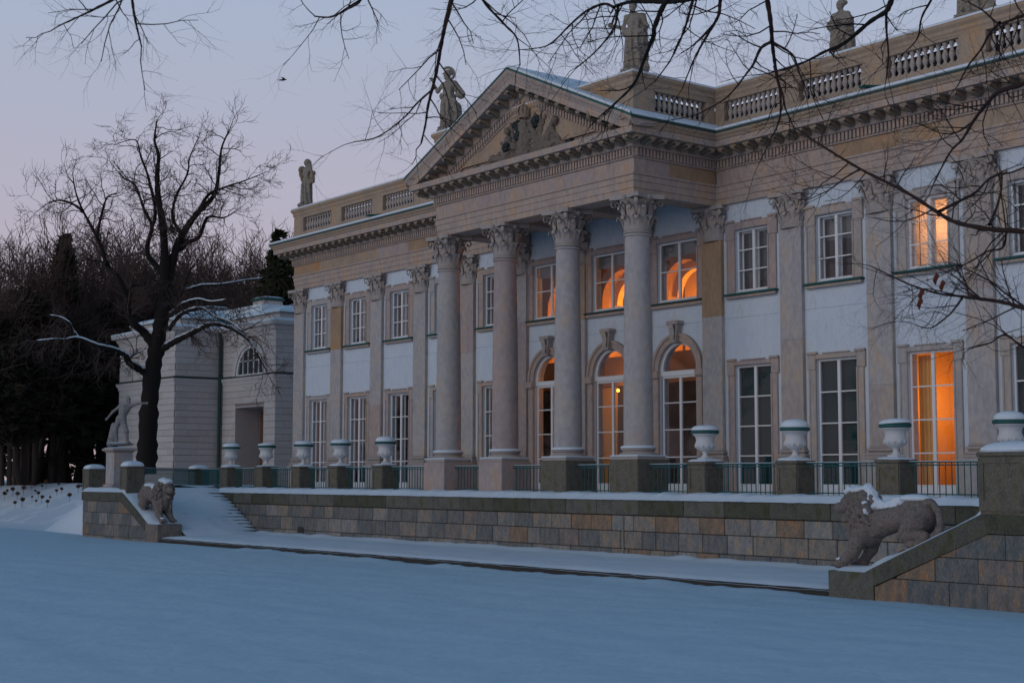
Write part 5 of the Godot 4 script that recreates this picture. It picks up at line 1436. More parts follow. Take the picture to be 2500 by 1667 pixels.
func smooth_path(raw: Array, sub: int) -> Array: # flat x, y, z, r list to Catmull-Rom points and radii
	var c: Array[Vector3] = []
	var rr: Array[float] = []
	for i in range(0, raw.size(), 4):
		c.append(Vector3(raw[i], raw[i + 1], raw[i + 2])); rr.append(raw[i + 3])
	var pts := PackedVector3Array()
	var rad := PackedFloat32Array()
	for i in c.size() - 1:
		var a: Vector3 = c[maxi(i - 1, 0)]
		var b: Vector3 = c[mini(i + 2, c.size() - 1)]
		for k in sub:
			var t := float(k) / sub
			pts.append(c[i].cubic_interpolate(c[i + 1], a, b, t)); rad.append(lerpf(rr[i], rr[i + 1], t))
	pts.append(c[c.size() - 1]); rad.append(rr[rr.size() - 1])
	return [pts, rad]

func twigs_along(m: M, pts: PackedVector3Array, rad: PackedFloat32Array, from: float, step: float, len: float, r: float, lvl: int, up: float, kids: int, wild := 0.3, end_len := 1.0) -> void:
	var acc := 0.0
	for i in pts.size() - 1:
		var seg := pts[i + 1] - pts[i]
		acc += seg.length()
		if float(i) / pts.size() < from: continue
		while acc > step:
			acc -= step * rng.randf_range(0.7, 1.3)
			var td := seg.normalized()
			var side := td.cross(Vector3(rng.randf_range(-1, 1), rng.randf_range(-1, 1), rng.randf_range(-1, 1))).normalized()
			grow(m, pts[i] + seg * rng.randf(), (td * rng.randf_range(0.2, 0.9) + side).normalized(), len * rng.randf_range(0.5, 1.2), minf(r, rad[i] * 0.6), lvl, up, kids, wild)
	var l := pts.size() - 1
	grow(m, pts[l], (pts[l] - pts[l - 1]).normalized(), len * end_len, rad[l] * 0.9, lvl, up, kids, wild)

func snow_on(m: M, pts: PackedVector3Array, rad: PackedFloat32Array, cover: float) -> void:
	var run := PackedVector3Array()
	var rr := PackedFloat32Array()
	for i in pts.size():
		var t := (pts[mini(i + 1, pts.size() - 1)] - pts[maxi(i - 1, 0)]).normalized()
		if absf(t.y) < cover and i < pts.size() - 1:
			run.append(pts[i] + Vector3.UP * rad[i] * 0.66); rr.append(rad[i] * 0.62 + 0.022)
		else:
			if run.size() > 2:
				rr[0] *= 0.3; rr[rr.size() - 1] *= 0.3
				m.tube(run, rr, 6)
			run = PackedVector3Array(); rr = PackedFloat32Array()

func build_big_tree() -> void:
	var t := thing("bare_tree", "big gnarled bare tree with snow on its limbs, before the annex", "tree")
	rmin = 0.0115
	var limbs := [
		[-34.40, 0.79, 3.81, 0.565, -34.39, 2.37, 3.78, 0.532, -33.93, 4.09, 3.95, 0.496, -33.82, 6.15, 3.86, 0.463, -33.69, 7.74, 3.68, 0.430, -33.15, 9.13, 3.70, 0.394, -33.10, 10.25, 3.54, 0.361],
		[-33.20, 9.78, 3.61, 0.294, -32.96, 12.31, 3.66, 0.256, -32.45, 14.28, 4.04, 0.217, -32.51, 15.78, 4.32, 0.179, -32.46, 17.11, 4.44, 0.141, -31.92, 18.03, 4.63, 0.103, -32.01, 18.90, 4.84, 0.066, -31.85, 19.99, 4.79, 0.028],
		[-33.08, 10.10, 3.50, 0.294, -33.16, 11.72, 3.28, 0.262, -32.71, 13.13, 3.11, 0.228, -32.63, 14.29, 2.61, 0.195, -32.43, 15.31, 1.95, 0.163, -31.74, 16.16, 1.40, 0.129, -31.80, 17.35, 1.08, 0.096, -31.90, 18.94, 0.89, 0.063, -31.41, 20.04, 0.62, 0.029],
		[-32.33, 15.29, 2.00, 0.114, -31.61, 16.18, 1.76, 0.089, -30.31, 16.42, 1.45, 0.063, -29.31, 16.72, 0.75, 0.039, -28.15, 17.18, -0.11, 0.014],
		[-32.73, 13.47, 2.89, 0.136, -32.67, 13.90, 1.80, 0.107, -32.47, 15.05, 1.40, 0.076, -32.47, 15.17, 0.34, 0.046, -32.53, 15.77, -0.57, 0.015],
		[-33.01, 11.67, 3.65, 0.181, -33.74, 12.37, 3.93, 0.161, -33.91, 12.85, 4.23, 0.141, -34.33, 13.48, 4.09, 0.121, -34.53, 14.59, 3.76, 0.102, -34.74, 15.55, 4.17, 0.081, -35.39, 16.93, 4.43, 0.061, -36.18, 17.47, 4.79, 0.040, -36.44, 17.99, 5.21, 0.020],
		[-34.20, 14.36, 3.95, 0.114, -33.76, 15.28, 3.92, 0.094, -33.20, 17.05, 4.63, 0.073, -33.14, 18.10, 5.11, 0.054, -33.03, 18.99, 5.51, 0.034, -33.03, 18.59, 6.62, 0.014],
		[-33.64, 7.73, 3.87, 0.248, -33.81, 8.51, 4.40, 0.228, -33.56, 8.92, 5.10, 0.206, -33.61, 9.45, 5.43, 0.185, -33.46, 10.30, 5.56, 0.165, -33.11, 11.28, 6.23, 0.144, -33.35, 12.07, 6.83, 0.123, -33.33, 12.97, 7.16, 0.103, -32.99, 13.80, 7.80, 0.083, -33.16, 14.83, 8.35, 0.063, -33.19, 15.75, 8.73, 0.043, -32.65, 16.55, 9.12, 0.023],
		[-32.98, 11.98, 6.95, 0.110, -33.69, 12.21, 7.10, 0.079, -33.97, 12.27, 7.43, 0.046, -34.77, 12.70, 7.73, 0.014],
		[-32.84, 13.41, 7.64, 0.110, -32.30, 14.35, 7.65, 0.077, -31.25, 15.26, 7.75, 0.045, -30.54, 15.42, 7.42, 0.014],
		[-32.92, 14.73, 8.44, 0.087, -33.73, 15.18, 8.69, 0.069, -34.21, 15.38, 9.23, 0.050, -35.12, 15.29, 9.52, 0.031, -36.09, 14.87, 9.86, 0.011],
		[-33.41, 7.57, 3.54, 0.203, -32.98, 7.91, 3.15, 0.183, -32.03, 8.23, 2.84, 0.162, -31.46, 8.61, 2.27, 0.142, -30.99, 8.89, 1.82, 0.122, -30.08, 8.79, 1.50, 0.102, -29.53, 8.39, 0.82, 0.082, -29.06, 7.74, 0.22, 0.063, -28.42, 7.03, 0.17, 0.043, -28.18, 6.33, -0.15, 0.023],
		[-33.08, 9.39, 3.40, 0.158, -32.60, 9.60, 3.20, 0.129, -31.57, 9.99, 3.10, 0.100, -30.86, 10.19, 2.59, 0.072, -30.21, 10.05, 2.14, 0.044, -28.98, 10.13, 1.73, 0.017],
		[-32.98, 9.70, 3.31, 0.135, -33.13, 10.31, 2.85, 0.112, -32.89, 10.86, 2.63, 0.087, -33.08, 11.64, 2.25, 0.063, -33.30, 12.26, 1.88, 0.039, -33.02, 12.74, 1.61, 0.014],
		[-32.77, 10.86, 2.55, 0.113, -32.77, 11.23, 1.52, 0.089, -32.24, 11.33, 0.55, 0.064, -32.03, 11.65, -0.76, 0.039, -31.86, 11.90, -2.02, 0.014],
		[-32.62, 8.63, 3.50, 0.135, -31.99, 9.30, 3.22, 0.114, -30.91, 9.58, 3.06, 0.093, -30.24, 9.65, 2.62, 0.073, -29.68, 9.22, 2.27, 0.053, -28.50, 8.84, 1.87, 0.033, -27.85, 8.23, 1.35, 0.014],
		[-33.94, 6.23, 4.03, 0.226, -33.98, 6.52, 4.61, 0.203, -33.55, 6.78, 5.33, 0.180, -33.37, 7.14, 5.62, 0.157, -33.39, 7.40, 6.17, 0.135, -33.23, 7.58, 7.24, 0.113, -33.59, 7.95, 8.22, 0.091, -33.73, 7.84, 8.87, 0.070, -33.41, 7.79, 9.69, 0.048, -33.74, 7.67, 10.56, 0.027],
		[-33.73, 7.93, 8.13, 0.109, -33.81, 8.41, 8.47, 0.085, -33.35, 8.74, 8.84, 0.061, -33.55, 9.03, 9.29, 0.037, -33.81, 9.12, 9.82, 0.014],
		[-33.65, 7.02, 5.43, 0.089, -33.97, 7.30, 4.80, 0.052, -33.74, 7.64, 4.24, 0.014],
		[-32.92, 12.30, 3.63, 0.158, -32.91, 13.00, 3.05, 0.141, -32.54, 13.31, 2.72, 0.124, -33.01, 14.17, 2.78, 0.107, -33.56, 15.03, 2.97, 0.090, -33.32, 16.14, 2.93, 0.072, -33.22, 17.50, 2.32, 0.055, -33.41, 18.55, 2.08, 0.037, -32.98, 19.67, 1.78, 0.019],
		[-34.37, 10.25, 5.20, 0.135, -35.10, 11.17, 4.66, 0.097, -35.24, 11.31, 4.01, 0.056, -35.88, 11.36, 3.21, 0.016],
	]
	var tr := M.new()
	var tw := M.new()
	var sn := M.new()
	var lb := M.new()
	for i in limbs.size():
		var s := smooth_path(limbs[i], 5)
		var pts: PackedVector3Array = s[0]
		var rad: PackedFloat32Array = s[1]
		for k in rad.size(): rad[k] *= 1.0 + 0.1 * sin(k * 2.7) + 0.06 * sin(k * 5.1 + i)
		(tr if i == 0 else lb).tube(pts, rad, 14 if i == 0 else 8)
		if i == 0:
			grow(tr, pts[0] + Vector3(0.2, 0.2, 0.3), Vector3(0.7, -0.4, 0.6), 1.2, 0.3, 0, -0.1, 0); grow(tr, pts[0] + Vector3(-0.2, 0.2, 0.2), Vector3(-0.8, -0.4, 0.3), 1.2, 0.3, 0, -0.1, 0)
			continue
		var low := i >= 11 and i <= 18
		twigs_along(tw, pts, rad, 0.22, 0.32, 1.5 if low else 1.45, 0.035, 2, -0.1 if low else 0.06, 4, 0.42, 0.8)
		if low and i != 13: snow_on(sn, pts, rad, 0.82)
	rmin = 0.0
	part("trunk", tr, mats.bark, t); part("limbs", lb, mats.bark, t)
	stuff(part("twigs", tw, mats.far_twig, t))
	part("snow", sn, mats.snow, t)

func bare_tree(seed_v: int, h: float, r: float, lvl: int, kids: int) -> Array:
	rng.seed = seed_v
	var tr := M.new()
	var tw := M.new()
	var p := Vector3.ZERO
	var pts := PackedVector3Array()
	var rad := PackedFloat32Array()
	for i in 9:
		pts.append(p); rad.append(r * (1.15 - 0.85 * i / 8.0))
		p += Vector3(rng.randf_range(-0.4, 0.4), h * 0.095, rng.randf_range(-0.4, 0.4))
	tr.tube(pts, rad, 7)
	for i in range(3, 9):
		for k in 3:
			var a := rng.randf() * TAU
			grow(tw, pts[i], Vector3(cos(a), rng.randf_range(0.5, 1.3), sin(a)).normalized(), h * rng.randf_range(0.16, 0.3), rad[i] * 0.5, lvl, 0.12, kids, 0.22)
	return [tr.mesh(), tw.mesh()]

func leafy(seed_v: int, h: float, w: float, low: float, cnt: int, size: float, cone: bool) -> Array:
	rng.seed = seed_v
	var tr := M.new()
	tr.tube(PackedVector3Array([Vector3.ZERO, Vector3(0.1, h * 0.3, 0), Vector3(0, h * 0.9, 0.1)]), PackedFloat32Array([h * 0.022, h * 0.017, 0.03]), 7)
	if not cone:
		for k in 5: grow(tr, Vector3(0, rng.randf_range(low * 0.75, low * 1.2), 0), Vector3(rng.randf_range(-1, 1), 1.2, rng.randf_range(-1, 1)).normalized(), h * 0.4, h * 0.012, 1, 0.1, 3)
	var m := M.new()
	var arms := cnt / 46
	for k in arms: # boughs, each with its own tuft of foliage, so that the outline stays ragged
		var y := rng.randf()
		if cone: y = pow(y, 0.75)
		var a := rng.randf() * TAU
		var prof := (1.0 - y) * rng.randf_range(0.55, 1.15) + 0.05 if cone else sqrt(maxf(0.05, 1.0 - pow(absf(y * 1.8 - 0.8) / 1.02, 2.0))) * rng.randf_range(0.6, 1.2)
		var o := Vector3(cos(a), 0.0, sin(a))
		var root := Vector3(0, lerpf(low, h, y), 0)
		var tip := root + o * w * prof + Vector3.UP * (-0.25 * w * prof if cone else rng.randf_range(-0.2, 1.2))
		m.tube(PackedVector3Array([root, root.lerp(tip, 0.6) + Vector3.UP * 0.1, tip]), PackedFloat32Array([0.05, 0.035, 0.02]), 3)
		var sd := Vector3(-sin(a), 0, cos(a))
		for q in 22:
			var t := pow(rng.randf(), 0.7)
			var spread := (0.16 + 0.3 * t * (1.0 - t) * 2.0) * w * (0.35 if cone else 0.5) * (prof + 0.3)
			var c := root.lerp(tip, t) + sd * rng.randf_range(-1, 1) * spread + Vector3.UP * rng.randf_range(-0.7, 0.5) * spread
			var s := size * rng.randf_range(0.6, 1.4) * (0.6 + 0.5 * prof)
			var d := (o * rng.randf_range(0.2, 1.0) + sd * rng.randf_range(-0.8, 0.8) + Vector3.UP * rng.randf_range(-0.7, 0.5)).normalized()
			var e := d.cross(Vector3(rng.randf_range(-1, 1), rng.randf_range(-1, 1), rng.randf_range(-1, 1))).normalized()
			m.tri(c - e * s * 0.35, c + e * s * 0.35, c + d * s * 1.2)
			var e2 := d.cross(e)
			m.tri(c - e2 * s * 0.3, c + e2 * s * 0.3, c + d * s)
	return [tr.mesh(), m.mesh()]

func plant(called: String, meshes: Array, at: Vector3, turn: float, k: float, label: String, cat: String, grp: String, tm: Material, cm: Material) -> void:
	var t := thing(called, label, cat, at, turn, grp)
	t.scale = Vector3(k, k * rng.randf_range(0.92, 1.1), k)
	part("trunk", meshes[0], tm, t)
	part("crown", meshes[1], cm, t)

func woods_edge(u: float) -> Vector3: # the curved edge of the wood, from the left shore round to the back of the palace
	var c := [Vector3(-50.0, 0, 8.6), Vector3(-55.5, 0, 2.5), Vector3(-60.5, 0, -4.5), Vector3(-62.5, 0, -12.0), Vector3(-57.0, 0, -19.0)]
	var i := mini(int(u * 4), 3)
	return c[i].cubic_interpolate(c[i + 1], c[maxi(i - 1, 0)], c[mini(i + 2, 4)], u * 4 - i)

func build_woods() -> void:
	rmin = 0.026
	var v := [bare_tree(21, 17, 0.28, 3, 4), bare_tree(22, 18, 0.32, 3, 4), bare_tree(23, 15, 0.24, 3, 4), bare_tree(24, 19, 0.3, 3, 4)]
	var yew := [leafy(31, 10.5, 2.5, 3.6, 5200, 0.42, false), leafy(32, 9, 2.7, 3.7, 5200, 0.42, false), leafy(33, 12, 2.3, 3.9, 5200, 0.42, false)]
	var thuja := leafy(34, 17.0, 3.9, 1.5, 9600, 0.5, true)
	var fir := leafy(35, 19, 4.6, 3.0, 9600, 0.55, true)
	rng.seed = 77
	var back := Vector3(-0.78, 0, -0.62)
	for k in 64:
		var u := (k / 4) / 15.0
		var row := k % 4
		var at := woods_edge(u) + back * (3.0 + row * 7.0 + rng.randf() * 4.0) + Vector3(0.62, 0, -0.78) * rng.randf_range(-1.6, 1.6)
		var tall := lerpf(0.74, 0.92, smoothstep(0.0, 0.5, u)) * rng.randf_range(0.88, 1.08)
		var side: String = "over the left shore" if u < 0.35 else ("behind the big bare tree" if u < 0.65 else "behind the annex roof")
		plant("bare_tree", v[(k * 7 + row) % 4], at + Vector3.UP * 0.1, rng.randf() * TAU, tall * (1.0 + row * 0.06), "leafless tree %s, %s" % [["at the front edge of the wood", "in the second rank of the wood", "deep in the wood", "at the very back of the wood"][row], side], "tree", "bare trees in the woods", mats.far_bark, mats.far_twig)
	for k in 26:
		var u := (k + rng.randf() * 0.7) / 26.0 * 0.62
		var at := woods_edge(u) + back * ((k % 2) * 4.5 + rng.randf_range(0, 1.5))
		plant("evergreen_tree", yew[k % 3], at + Vector3.UP * 0.05, rng.randf() * TAU, rng.randf_range(0.72, 1.1), "dark dense evergreen %s" % ["in the shadowy wood at the left edge", "in the wood behind the flower bed", "in the wood behind the far statue"][mini(int(u * 5), 2)], "tree", "dark evergreens of the wood", mats.far_bark, mats.yew)
	plant("thuja", thuja, Vector3(-58.6, 0.1, -0.4), 0.3, 1.0, "tall pointed dark green thuja left of the big bare tree", "tree", "", mats.far_bark, mats.needles)
	plant("thuja", thuja, Vector3(-62.0, 0.1, 2.6), 1.9, 0.74, "shorter dark thuja further left, near the picture's edge", "tree", "", mats.far_bark, mats.needles)
	plant("thuja", thuja, Vector3(-61.0, 0.1, -3.4), 3.9, 0.68, "smaller dark thuja just behind the big bare tree", "tree", "", mats.far_bark, mats.needles)
	plant("fir", fir, Vector3(-52.6, 0.1, -14.2), 0.8, 1.03, "dark fir rising over the annex roof beside the palace corner", "tree", "", mats.far_bark, mats.needles)
	plant("fir", fir, Vector3(-56.0, 0.1, -15.4), 2.8, 0.9, "second fir half hidden by the palace corner", "tree", "", mats.far_bark, mats.needles)
	plant("bare_tree", v[3], Vector3(-60.5, 0.1, 4.4), 0.5, 0.86, "thin bare tree with a bare slanting top at the left edge", "tree", "", mats.far_bark, mats.far_twig)
	for k in 12: # the far shore of the lake, out of the picture, mirrored in the window panes
		plant("bare_tree", v[k % 4], Vector3(-28.0 - k * 8.5, -2.3, 62.0 + (k % 3) * 6.0), k * 1.7, 0.9, "leafless tree on the opposite lake shore, outside the view", "tree", "trees on the opposite shore", mats.far_bark, mats.far_twig)
	# dense twiggy thicket behind the annex: one mass
	rng.seed = 5
	var th := M.new()
	for k in 150:
		var p := woods_edge(rng.randf_range(0.5, 1.0)) + back * rng.randf_range(1.0, 26.0)
		grow(th, p, Vector3(rng.randf_range(-0.3, 0.3), 1, rng.randf_range(-0.3, 0.3)).normalized(), rng.randf_range(3.5, 6.5), 0.09, 3, 0.06, 4, 0.24)
	var o := part("thicket", th, mats.far_twig, self)
	stuff(o)
	tag(o, "dense leafless brush filling the background behind the annex", "brush")
	rmin = 0.0
	# dried flower heads standing out of the snowy bank
	var st := M.new()
	st.tube(PackedVector3Array([Vector3(0, -0.3, 0), Vector3(0.03, 0.2, 0), Vector3(0.0, 0.42, 0.03)]), PackedFloat32Array([0.012, 0.01, 0.008]), 4)
	grow(st, Vector3(0.02, 0.15, 0), Vector3(0.6, 1, 0.2).normalized(), 0.3, 0.008, 0, 0.1, 0)
	var fl := Sdf.new()
	fl.ell(Vector3(0, 0.46, 0), Vector3(0.11, 0.09, 0.11), 0.02)
	fl.bumps.append([Vector3(0, 0.46, 0), 0.4, 0.12, 22.0])
	var sm := st.mesh()
	var fm := fl.build(0.022).mesh()
	var spots := [-55.0, 4.4, -53.1, 5.2, -53.7, 4.5, -50.7, 5.2, -48.4, 5.1, -50.1, 4.3, -51.4, 3.4, -51.2, 3.2, -49.3, 3.1, -45.9, 4.2, -46.2, 4.4, -45.6, 5.0, -46.1, 5.3, -46.3, 5.6, -48.2, 4.8, -47.5, 6.0, -43.6, 5.9, -48.3, 6.2, -42.0, 5.2, -44.0, 3.9, -44.7, 3.4, -52.4, 3.7, -51.6, 4.5, -58.5, 3.6]
	for i in range(0, spots.size(), 2):
		var t := thing("dried_flower", "brown dried flower head on a stalk in the snowy bank at the left", "flower", Vector3(spots[i], bank_h(spots[i], spots[i + 1]), spots[i + 1]), rng.randf() * TAU, "dried flower heads in the snow")
		t.scale = Vector3.ONE * rng.randf_range(0.55, 1.15)
		part("stalk", sm, mats.twig, t); part("flower_head", fm, mats.dry_flower, t)

var over: Node3D
func branch_at(raw: Array) -> void:
	var s := smooth_path(raw, 6)
	var pts: PackedVector3Array = s[0]
	var rad: PackedFloat32Array = s[1]
	var m := M.new()
	for k in rad.size(): rad[k] *= 1.0 + 0.12 * sin(k * 1.9)
	m.tube(pts, rad, 7)
	var far := pts[0].distance_to(Vector3(43.1, 0.5, 38.0))
	var k := far / 10.0
	twigs_along(m, pts, rad, 0.15, 0.14 * k, 0.42 * k, 0.0066 * k, 2, 0.02, 4, 0.3)
	part("branch", m, mats.twig if rad[0] < 0.02 * k else mats.bark, over)

func build_overhang() -> void:
	rng.seed = 404
	over = thing("overhanging_tree", "bare tree hanging its dark branches into the picture from the top and right", "tree")
	branch_at([34.84, 3.57, 34.46, 0.011, 34.57, 3.49, 34.51, 0.010, 34.45, 3.42, 34.61, 0.008, 34.24, 3.44, 34.60, 0.006, 33.97, 3.42, 34.66, 0.005])
	branch_at([34.78, 3.57, 34.53, 0.011, 34.67, 3.45, 34.46, 0.009, 34.69, 3.34, 34.45, 0.008, 34.58, 3.29, 34.38, 0.006, 34.48, 3.23, 34.31, 0.005])
	branch_at([35.25, 4.00, 32.34, 0.018, 35.02, 3.83, 32.30, 0.017, 34.94, 3.63, 32.31, 0.015, 34.75, 3.55, 32.21, 0.013, 34.56, 3.41, 32.12, 0.012, 34.48, 3.20, 32.13, 0.010, 34.30, 3.11, 32.03, 0.008, 34.11, 3.01, 31.94, 0.007])
	branch_at([34.65, 3.28, 32.19, 0.009, 34.42, 3.22, 32.18, 0.007, 34.34, 3.11, 32.25, 0.006, 34.07, 3.02, 32.29, 0.005, 33.81, 3.02, 32.34, 0.004])
	branch_at([34.03, 4.25, 32.31, 0.013, 33.70, 4.15, 32.23, 0.012, 33.53, 4.13, 32.23, 0.010, 33.18, 4.16, 32.18, 0.008, 32.84, 4.26, 32.13, 0.006])
	branch_at([34.47, 4.25, 31.75, 0.013, 34.27, 4.15, 31.49, 0.011, 34.25, 4.01, 31.27, 0.009, 34.06, 3.99, 31.00, 0.007, 33.83, 3.87, 30.79, 0.005])
	branch_at([35.00, 4.61, 29.47, 0.030, 34.58, 4.54, 29.43, 0.028, 34.33, 4.54, 29.48, 0.025, 34.03, 4.64, 29.32, 0.023, 33.66, 4.75, 29.25, 0.020, 33.46, 4.80, 29.24, 0.017, 33.14, 4.88, 29.10, 0.015, 32.86, 4.97, 28.91, 0.012])
	branch_at([33.64, 4.63, 29.60, 0.014, 33.43, 4.73, 29.53, 0.013, 33.35, 4.69, 29.62, 0.012, 33.13, 4.70, 29.55, 0.010, 32.89, 4.65, 29.51, 0.009, 32.82, 4.55, 29.58, 0.008, 32.59, 4.54, 29.53, 0.006, 32.35, 4.58, 29.50, 0.005])
	branch_at([34.71, 4.49, 29.82, 0.025, 34.42, 4.43, 29.74, 0.023, 34.29, 4.27, 29.73, 0.020, 34.08, 4.28, 29.55, 0.018, 33.83, 4.18, 29.41, 0.016, 33.69, 3.98, 29.41, 0.013, 33.39, 3.90, 29.33, 0.010, 33.08, 3.83, 29.27, 0.007])
	branch_at([33.66, 4.65, 29.57, 0.014, 33.45, 4.64, 29.40, 0.013, 33.38, 4.56, 29.37, 0.011, 33.12, 4.51, 29.26, 0.009, 32.85, 4.47, 29.17, 0.007, 32.69, 4.35, 29.25, 0.005])
	branch_at([34.10, 4.84, 29.03, 0.016, 33.87, 4.78, 28.87, 0.014, 33.78, 4.60, 28.86, 0.012, 33.53, 4.49, 28.72, 0.009, 33.27, 4.39, 28.60, 0.007, 33.14, 4.24, 28.65, 0.005])
	branch_at([33.54, 5.14, 28.15, 0.021, 33.35, 5.07, 27.99, 0.019, 33.32, 4.96, 27.98, 0.016, 33.10, 4.90, 27.86, 0.014, 32.85, 4.78, 27.77, 0.011, 32.78, 4.63, 27.81, 0.008, 32.53, 4.44, 27.71, 0.006])
	branch_at([35.79, 4.22, 30.03, 0.021, 35.62, 4.14, 29.81, 0.020, 35.57, 3.99, 29.72, 0.017, 35.39, 3.92, 29.51, 0.016, 35.22, 3.85, 29.30, 0.014, 35.17, 3.71, 29.21, 0.012])
	branch_at([35.39, 3.93, 29.51, 0.014, 35.16, 3.95, 29.39, 0.013, 35.06, 3.85, 29.37, 0.011, 34.85, 3.85, 29.22, 0.009, 34.55, 3.71, 29.16, 0.007, 34.34, 3.59, 29.29, 0.006])
	branch_at([35.19, 3.82, 29.27, 0.011, 35.08, 3.68, 29.09, 0.010, 35.08, 3.55, 29.08, 0.009, 34.94, 3.46, 28.95, 0.007, 34.76, 3.35, 28.86, 0.006, 34.69, 3.15, 28.93, 0.004])
	branch_at([35.52, 3.87, 29.66, 0.011, 35.43, 3.86, 29.35, 0.009, 35.40, 3.81, 29.25, 0.008, 35.24, 3.79, 29.03, 0.006, 35.10, 3.72, 28.78, 0.004])
	branch_at([35.19, 4.90, 27.62, 0.029, 34.99, 4.77, 27.51, 0.026, 34.95, 4.67, 27.54, 0.023, 34.72, 4.64, 27.48, 0.020, 34.43, 4.51, 27.49, 0.017, 34.31, 4.43, 27.63, 0.014, 34.05, 4.40, 27.60, 0.011, 33.75, 4.37, 27.65, 0.008])
	branch_at([34.96, 4.67, 27.55, 0.015, 34.78, 4.56, 27.32, 0.011, 34.74, 4.36, 27.25, 0.008, 34.54, 4.21, 27.04, 0.005])
	branch_at([35.99, 4.52, 28.17, 0.013, 35.74, 4.47, 27.97, 0.011, 35.61, 4.37, 27.92, 0.009, 35.38, 4.29, 27.68, 0.007, 35.10, 4.23, 27.54, 0.004])
	branch_at([38.47, 1.90, 30.32, 0.018, 38.13, 1.98, 30.39, 0.016, 37.95, 2.01, 30.46, 0.015, 37.69, 2.09, 30.42, 0.014, 37.49, 2.19, 30.33, 0.012, 37.31, 2.34, 30.42, 0.011, 37.00, 2.53, 30.47, 0.009, 36.69, 2.75, 30.52, 0.007, 36.56, 2.85, 30.54, 0.005])
	branch_at([37.55, 2.18, 30.40, 0.011, 37.50, 2.30, 30.08, 0.010, 37.49, 2.37, 29.92, 0.009, 37.41, 2.51, 29.64, 0.007, 37.36, 2.60, 29.31, 0.006, 37.36, 2.66, 29.16, 0.004])
	branch_at([37.97, 2.03, 30.49, 0.010, 37.86, 2.18, 30.25, 0.008, 37.82, 2.30, 30.14, 0.006, 37.69, 2.44, 29.93, 0.004])
	branch_at([38.03, 2.00, 30.41, 0.008, 37.88, 1.93, 30.23, 0.007, 37.77, 1.92, 30.23, 0.006, 37.57, 1.89, 30.12, 0.005, 37.35, 1.86, 30.05, 0.003])
	branch_at([37.08, 2.50, 30.57, 0.007, 36.86, 2.50, 30.44, 0.006, 36.72, 2.44, 30.44, 0.004, 36.47, 2.42, 30.36, 0.003])
	branch_at([38.68, 1.34, 30.78, 0.013, 38.40, 1.47, 30.82, 0.012, 38.26, 1.52, 30.85, 0.011, 38.07, 1.56, 30.75, 0.010, 37.88, 1.60, 30.66, 0.008, 37.74, 1.63, 30.70, 0.007, 37.51, 1.71, 30.66, 0.006, 37.24, 1.85, 30.68, 0.004])
	branch_at([38.08, 1.55, 30.93, 0.007, 37.95, 1.52, 30.81, 0.006, 37.90, 1.47, 30.82, 0.005, 37.73, 1.42, 30.75, 0.004, 37.58, 1.45, 30.68, 0.003])
	branch_at([38.14, 1.55, 30.85, 0.007, 37.94, 1.67, 30.73, 0.006, 37.84, 1.73, 30.69, 0.004, 37.62, 1.82, 30.58, 0.003])
	branch_at([38.35, 1.49, 30.74, 0.007, 38.16, 1.60, 30.65, 0.006, 38.08, 1.66, 30.64, 0.004, 37.88, 1.76, 30.56, 0.003])
	branch_at([37.59, 3.24, 29.19, 0.019, 37.32, 3.25, 29.10, 0.018, 37.15, 3.22, 29.14, 0.016, 36.94, 3.21, 28.97, 0.014, 36.72, 3.16, 28.81, 0.012, 36.59, 3.04, 28.78, 0.010, 36.36, 3.00, 28.62, 0.008, 36.11, 2.82, 28.49, 0.006])
	branch_at([37.35, 3.82, 28.77, 0.014, 37.10, 3.86, 28.73, 0.013, 37.00, 3.84, 28.76, 0.011, 36.82, 3.89, 28.63, 0.010, 36.66, 4.01, 28.51, 0.008, 36.60, 4.07, 28.50, 0.007, 36.41, 4.20, 28.40, 0.005])
	branch_at([37.12, 3.74, 29.06, 0.012, 36.89, 3.75, 28.85, 0.010, 36.76, 3.68, 28.77, 0.008, 36.52, 3.64, 28.59, 0.007, 36.28, 3.57, 28.39, 0.005])
	branch_at([36.67, 3.18, 28.73, 0.009, 36.35, 3.18, 28.50, 0.007, 36.14, 3.22, 28.42, 0.005, 35.81, 3.38, 28.22, 0.003])
	branch_at([37.42, 1.37, 29.13, 0.010, 37.17, 1.44, 28.97, 0.008, 37.01, 1.54, 28.94, 0.007, 36.76, 1.51, 28.77, 0.005, 36.49, 1.50, 28.62, 0.004])
	# the trunk and limbs outside the picture that carry these branches
	var tr := M.new()
	tr.tube(PackedVector3Array([Vector3(47.5, -2.4, 27.5), Vector3(47.2, 1.0, 27.3), Vector3(46.6, 4.0, 27.6), Vector3(45.5, 7.5, 28.2)]), PackedFloat32Array([0.4, 0.32, 0.27, 0.2]), 10)
	for q in [Vector3(36.4, 5.2, 33.2), Vector3(37.5, 6.4, 28.6), Vector3(39.5, 6.0, 28.0), Vector3(42.3, 4.2, 28.5)]:
		tr.tube(PackedVector3Array([Vector3(46.0, 6.2, 28.0), Vector3(45.0, 7.6, 28.6).lerp(q, 0.4) + Vector3.UP * 0.8, q]), PackedFloat32Array([0.16, 0.1, 0.04]), 6)
	part("trunk", tr, mats.bark, over)
	# a few brown leaves still hanging on
	for p in [Vector3(37.91, 1.68, 30.93), Vector3(37.93, 1.64, 30.9), Vector3(37.85, 1.59, 30.99), Vector3(37.84, 1.54, 30.99)]:
		var lf := M.new()
		lf.ribbon([Vector3(0, 0.03, 0), Vector3(0.01, 0.012, 0.01), Vector3(0.0, -0.012, 0.015), Vector3(-0.008, -0.035, 0.0)], [0.004, 0.016, 0.014, 0.003], 0.006, Vector3(0.7, 0.1, -0.7).normalized())
		part("leaf", lf, mats.dry_leaf, over, p)

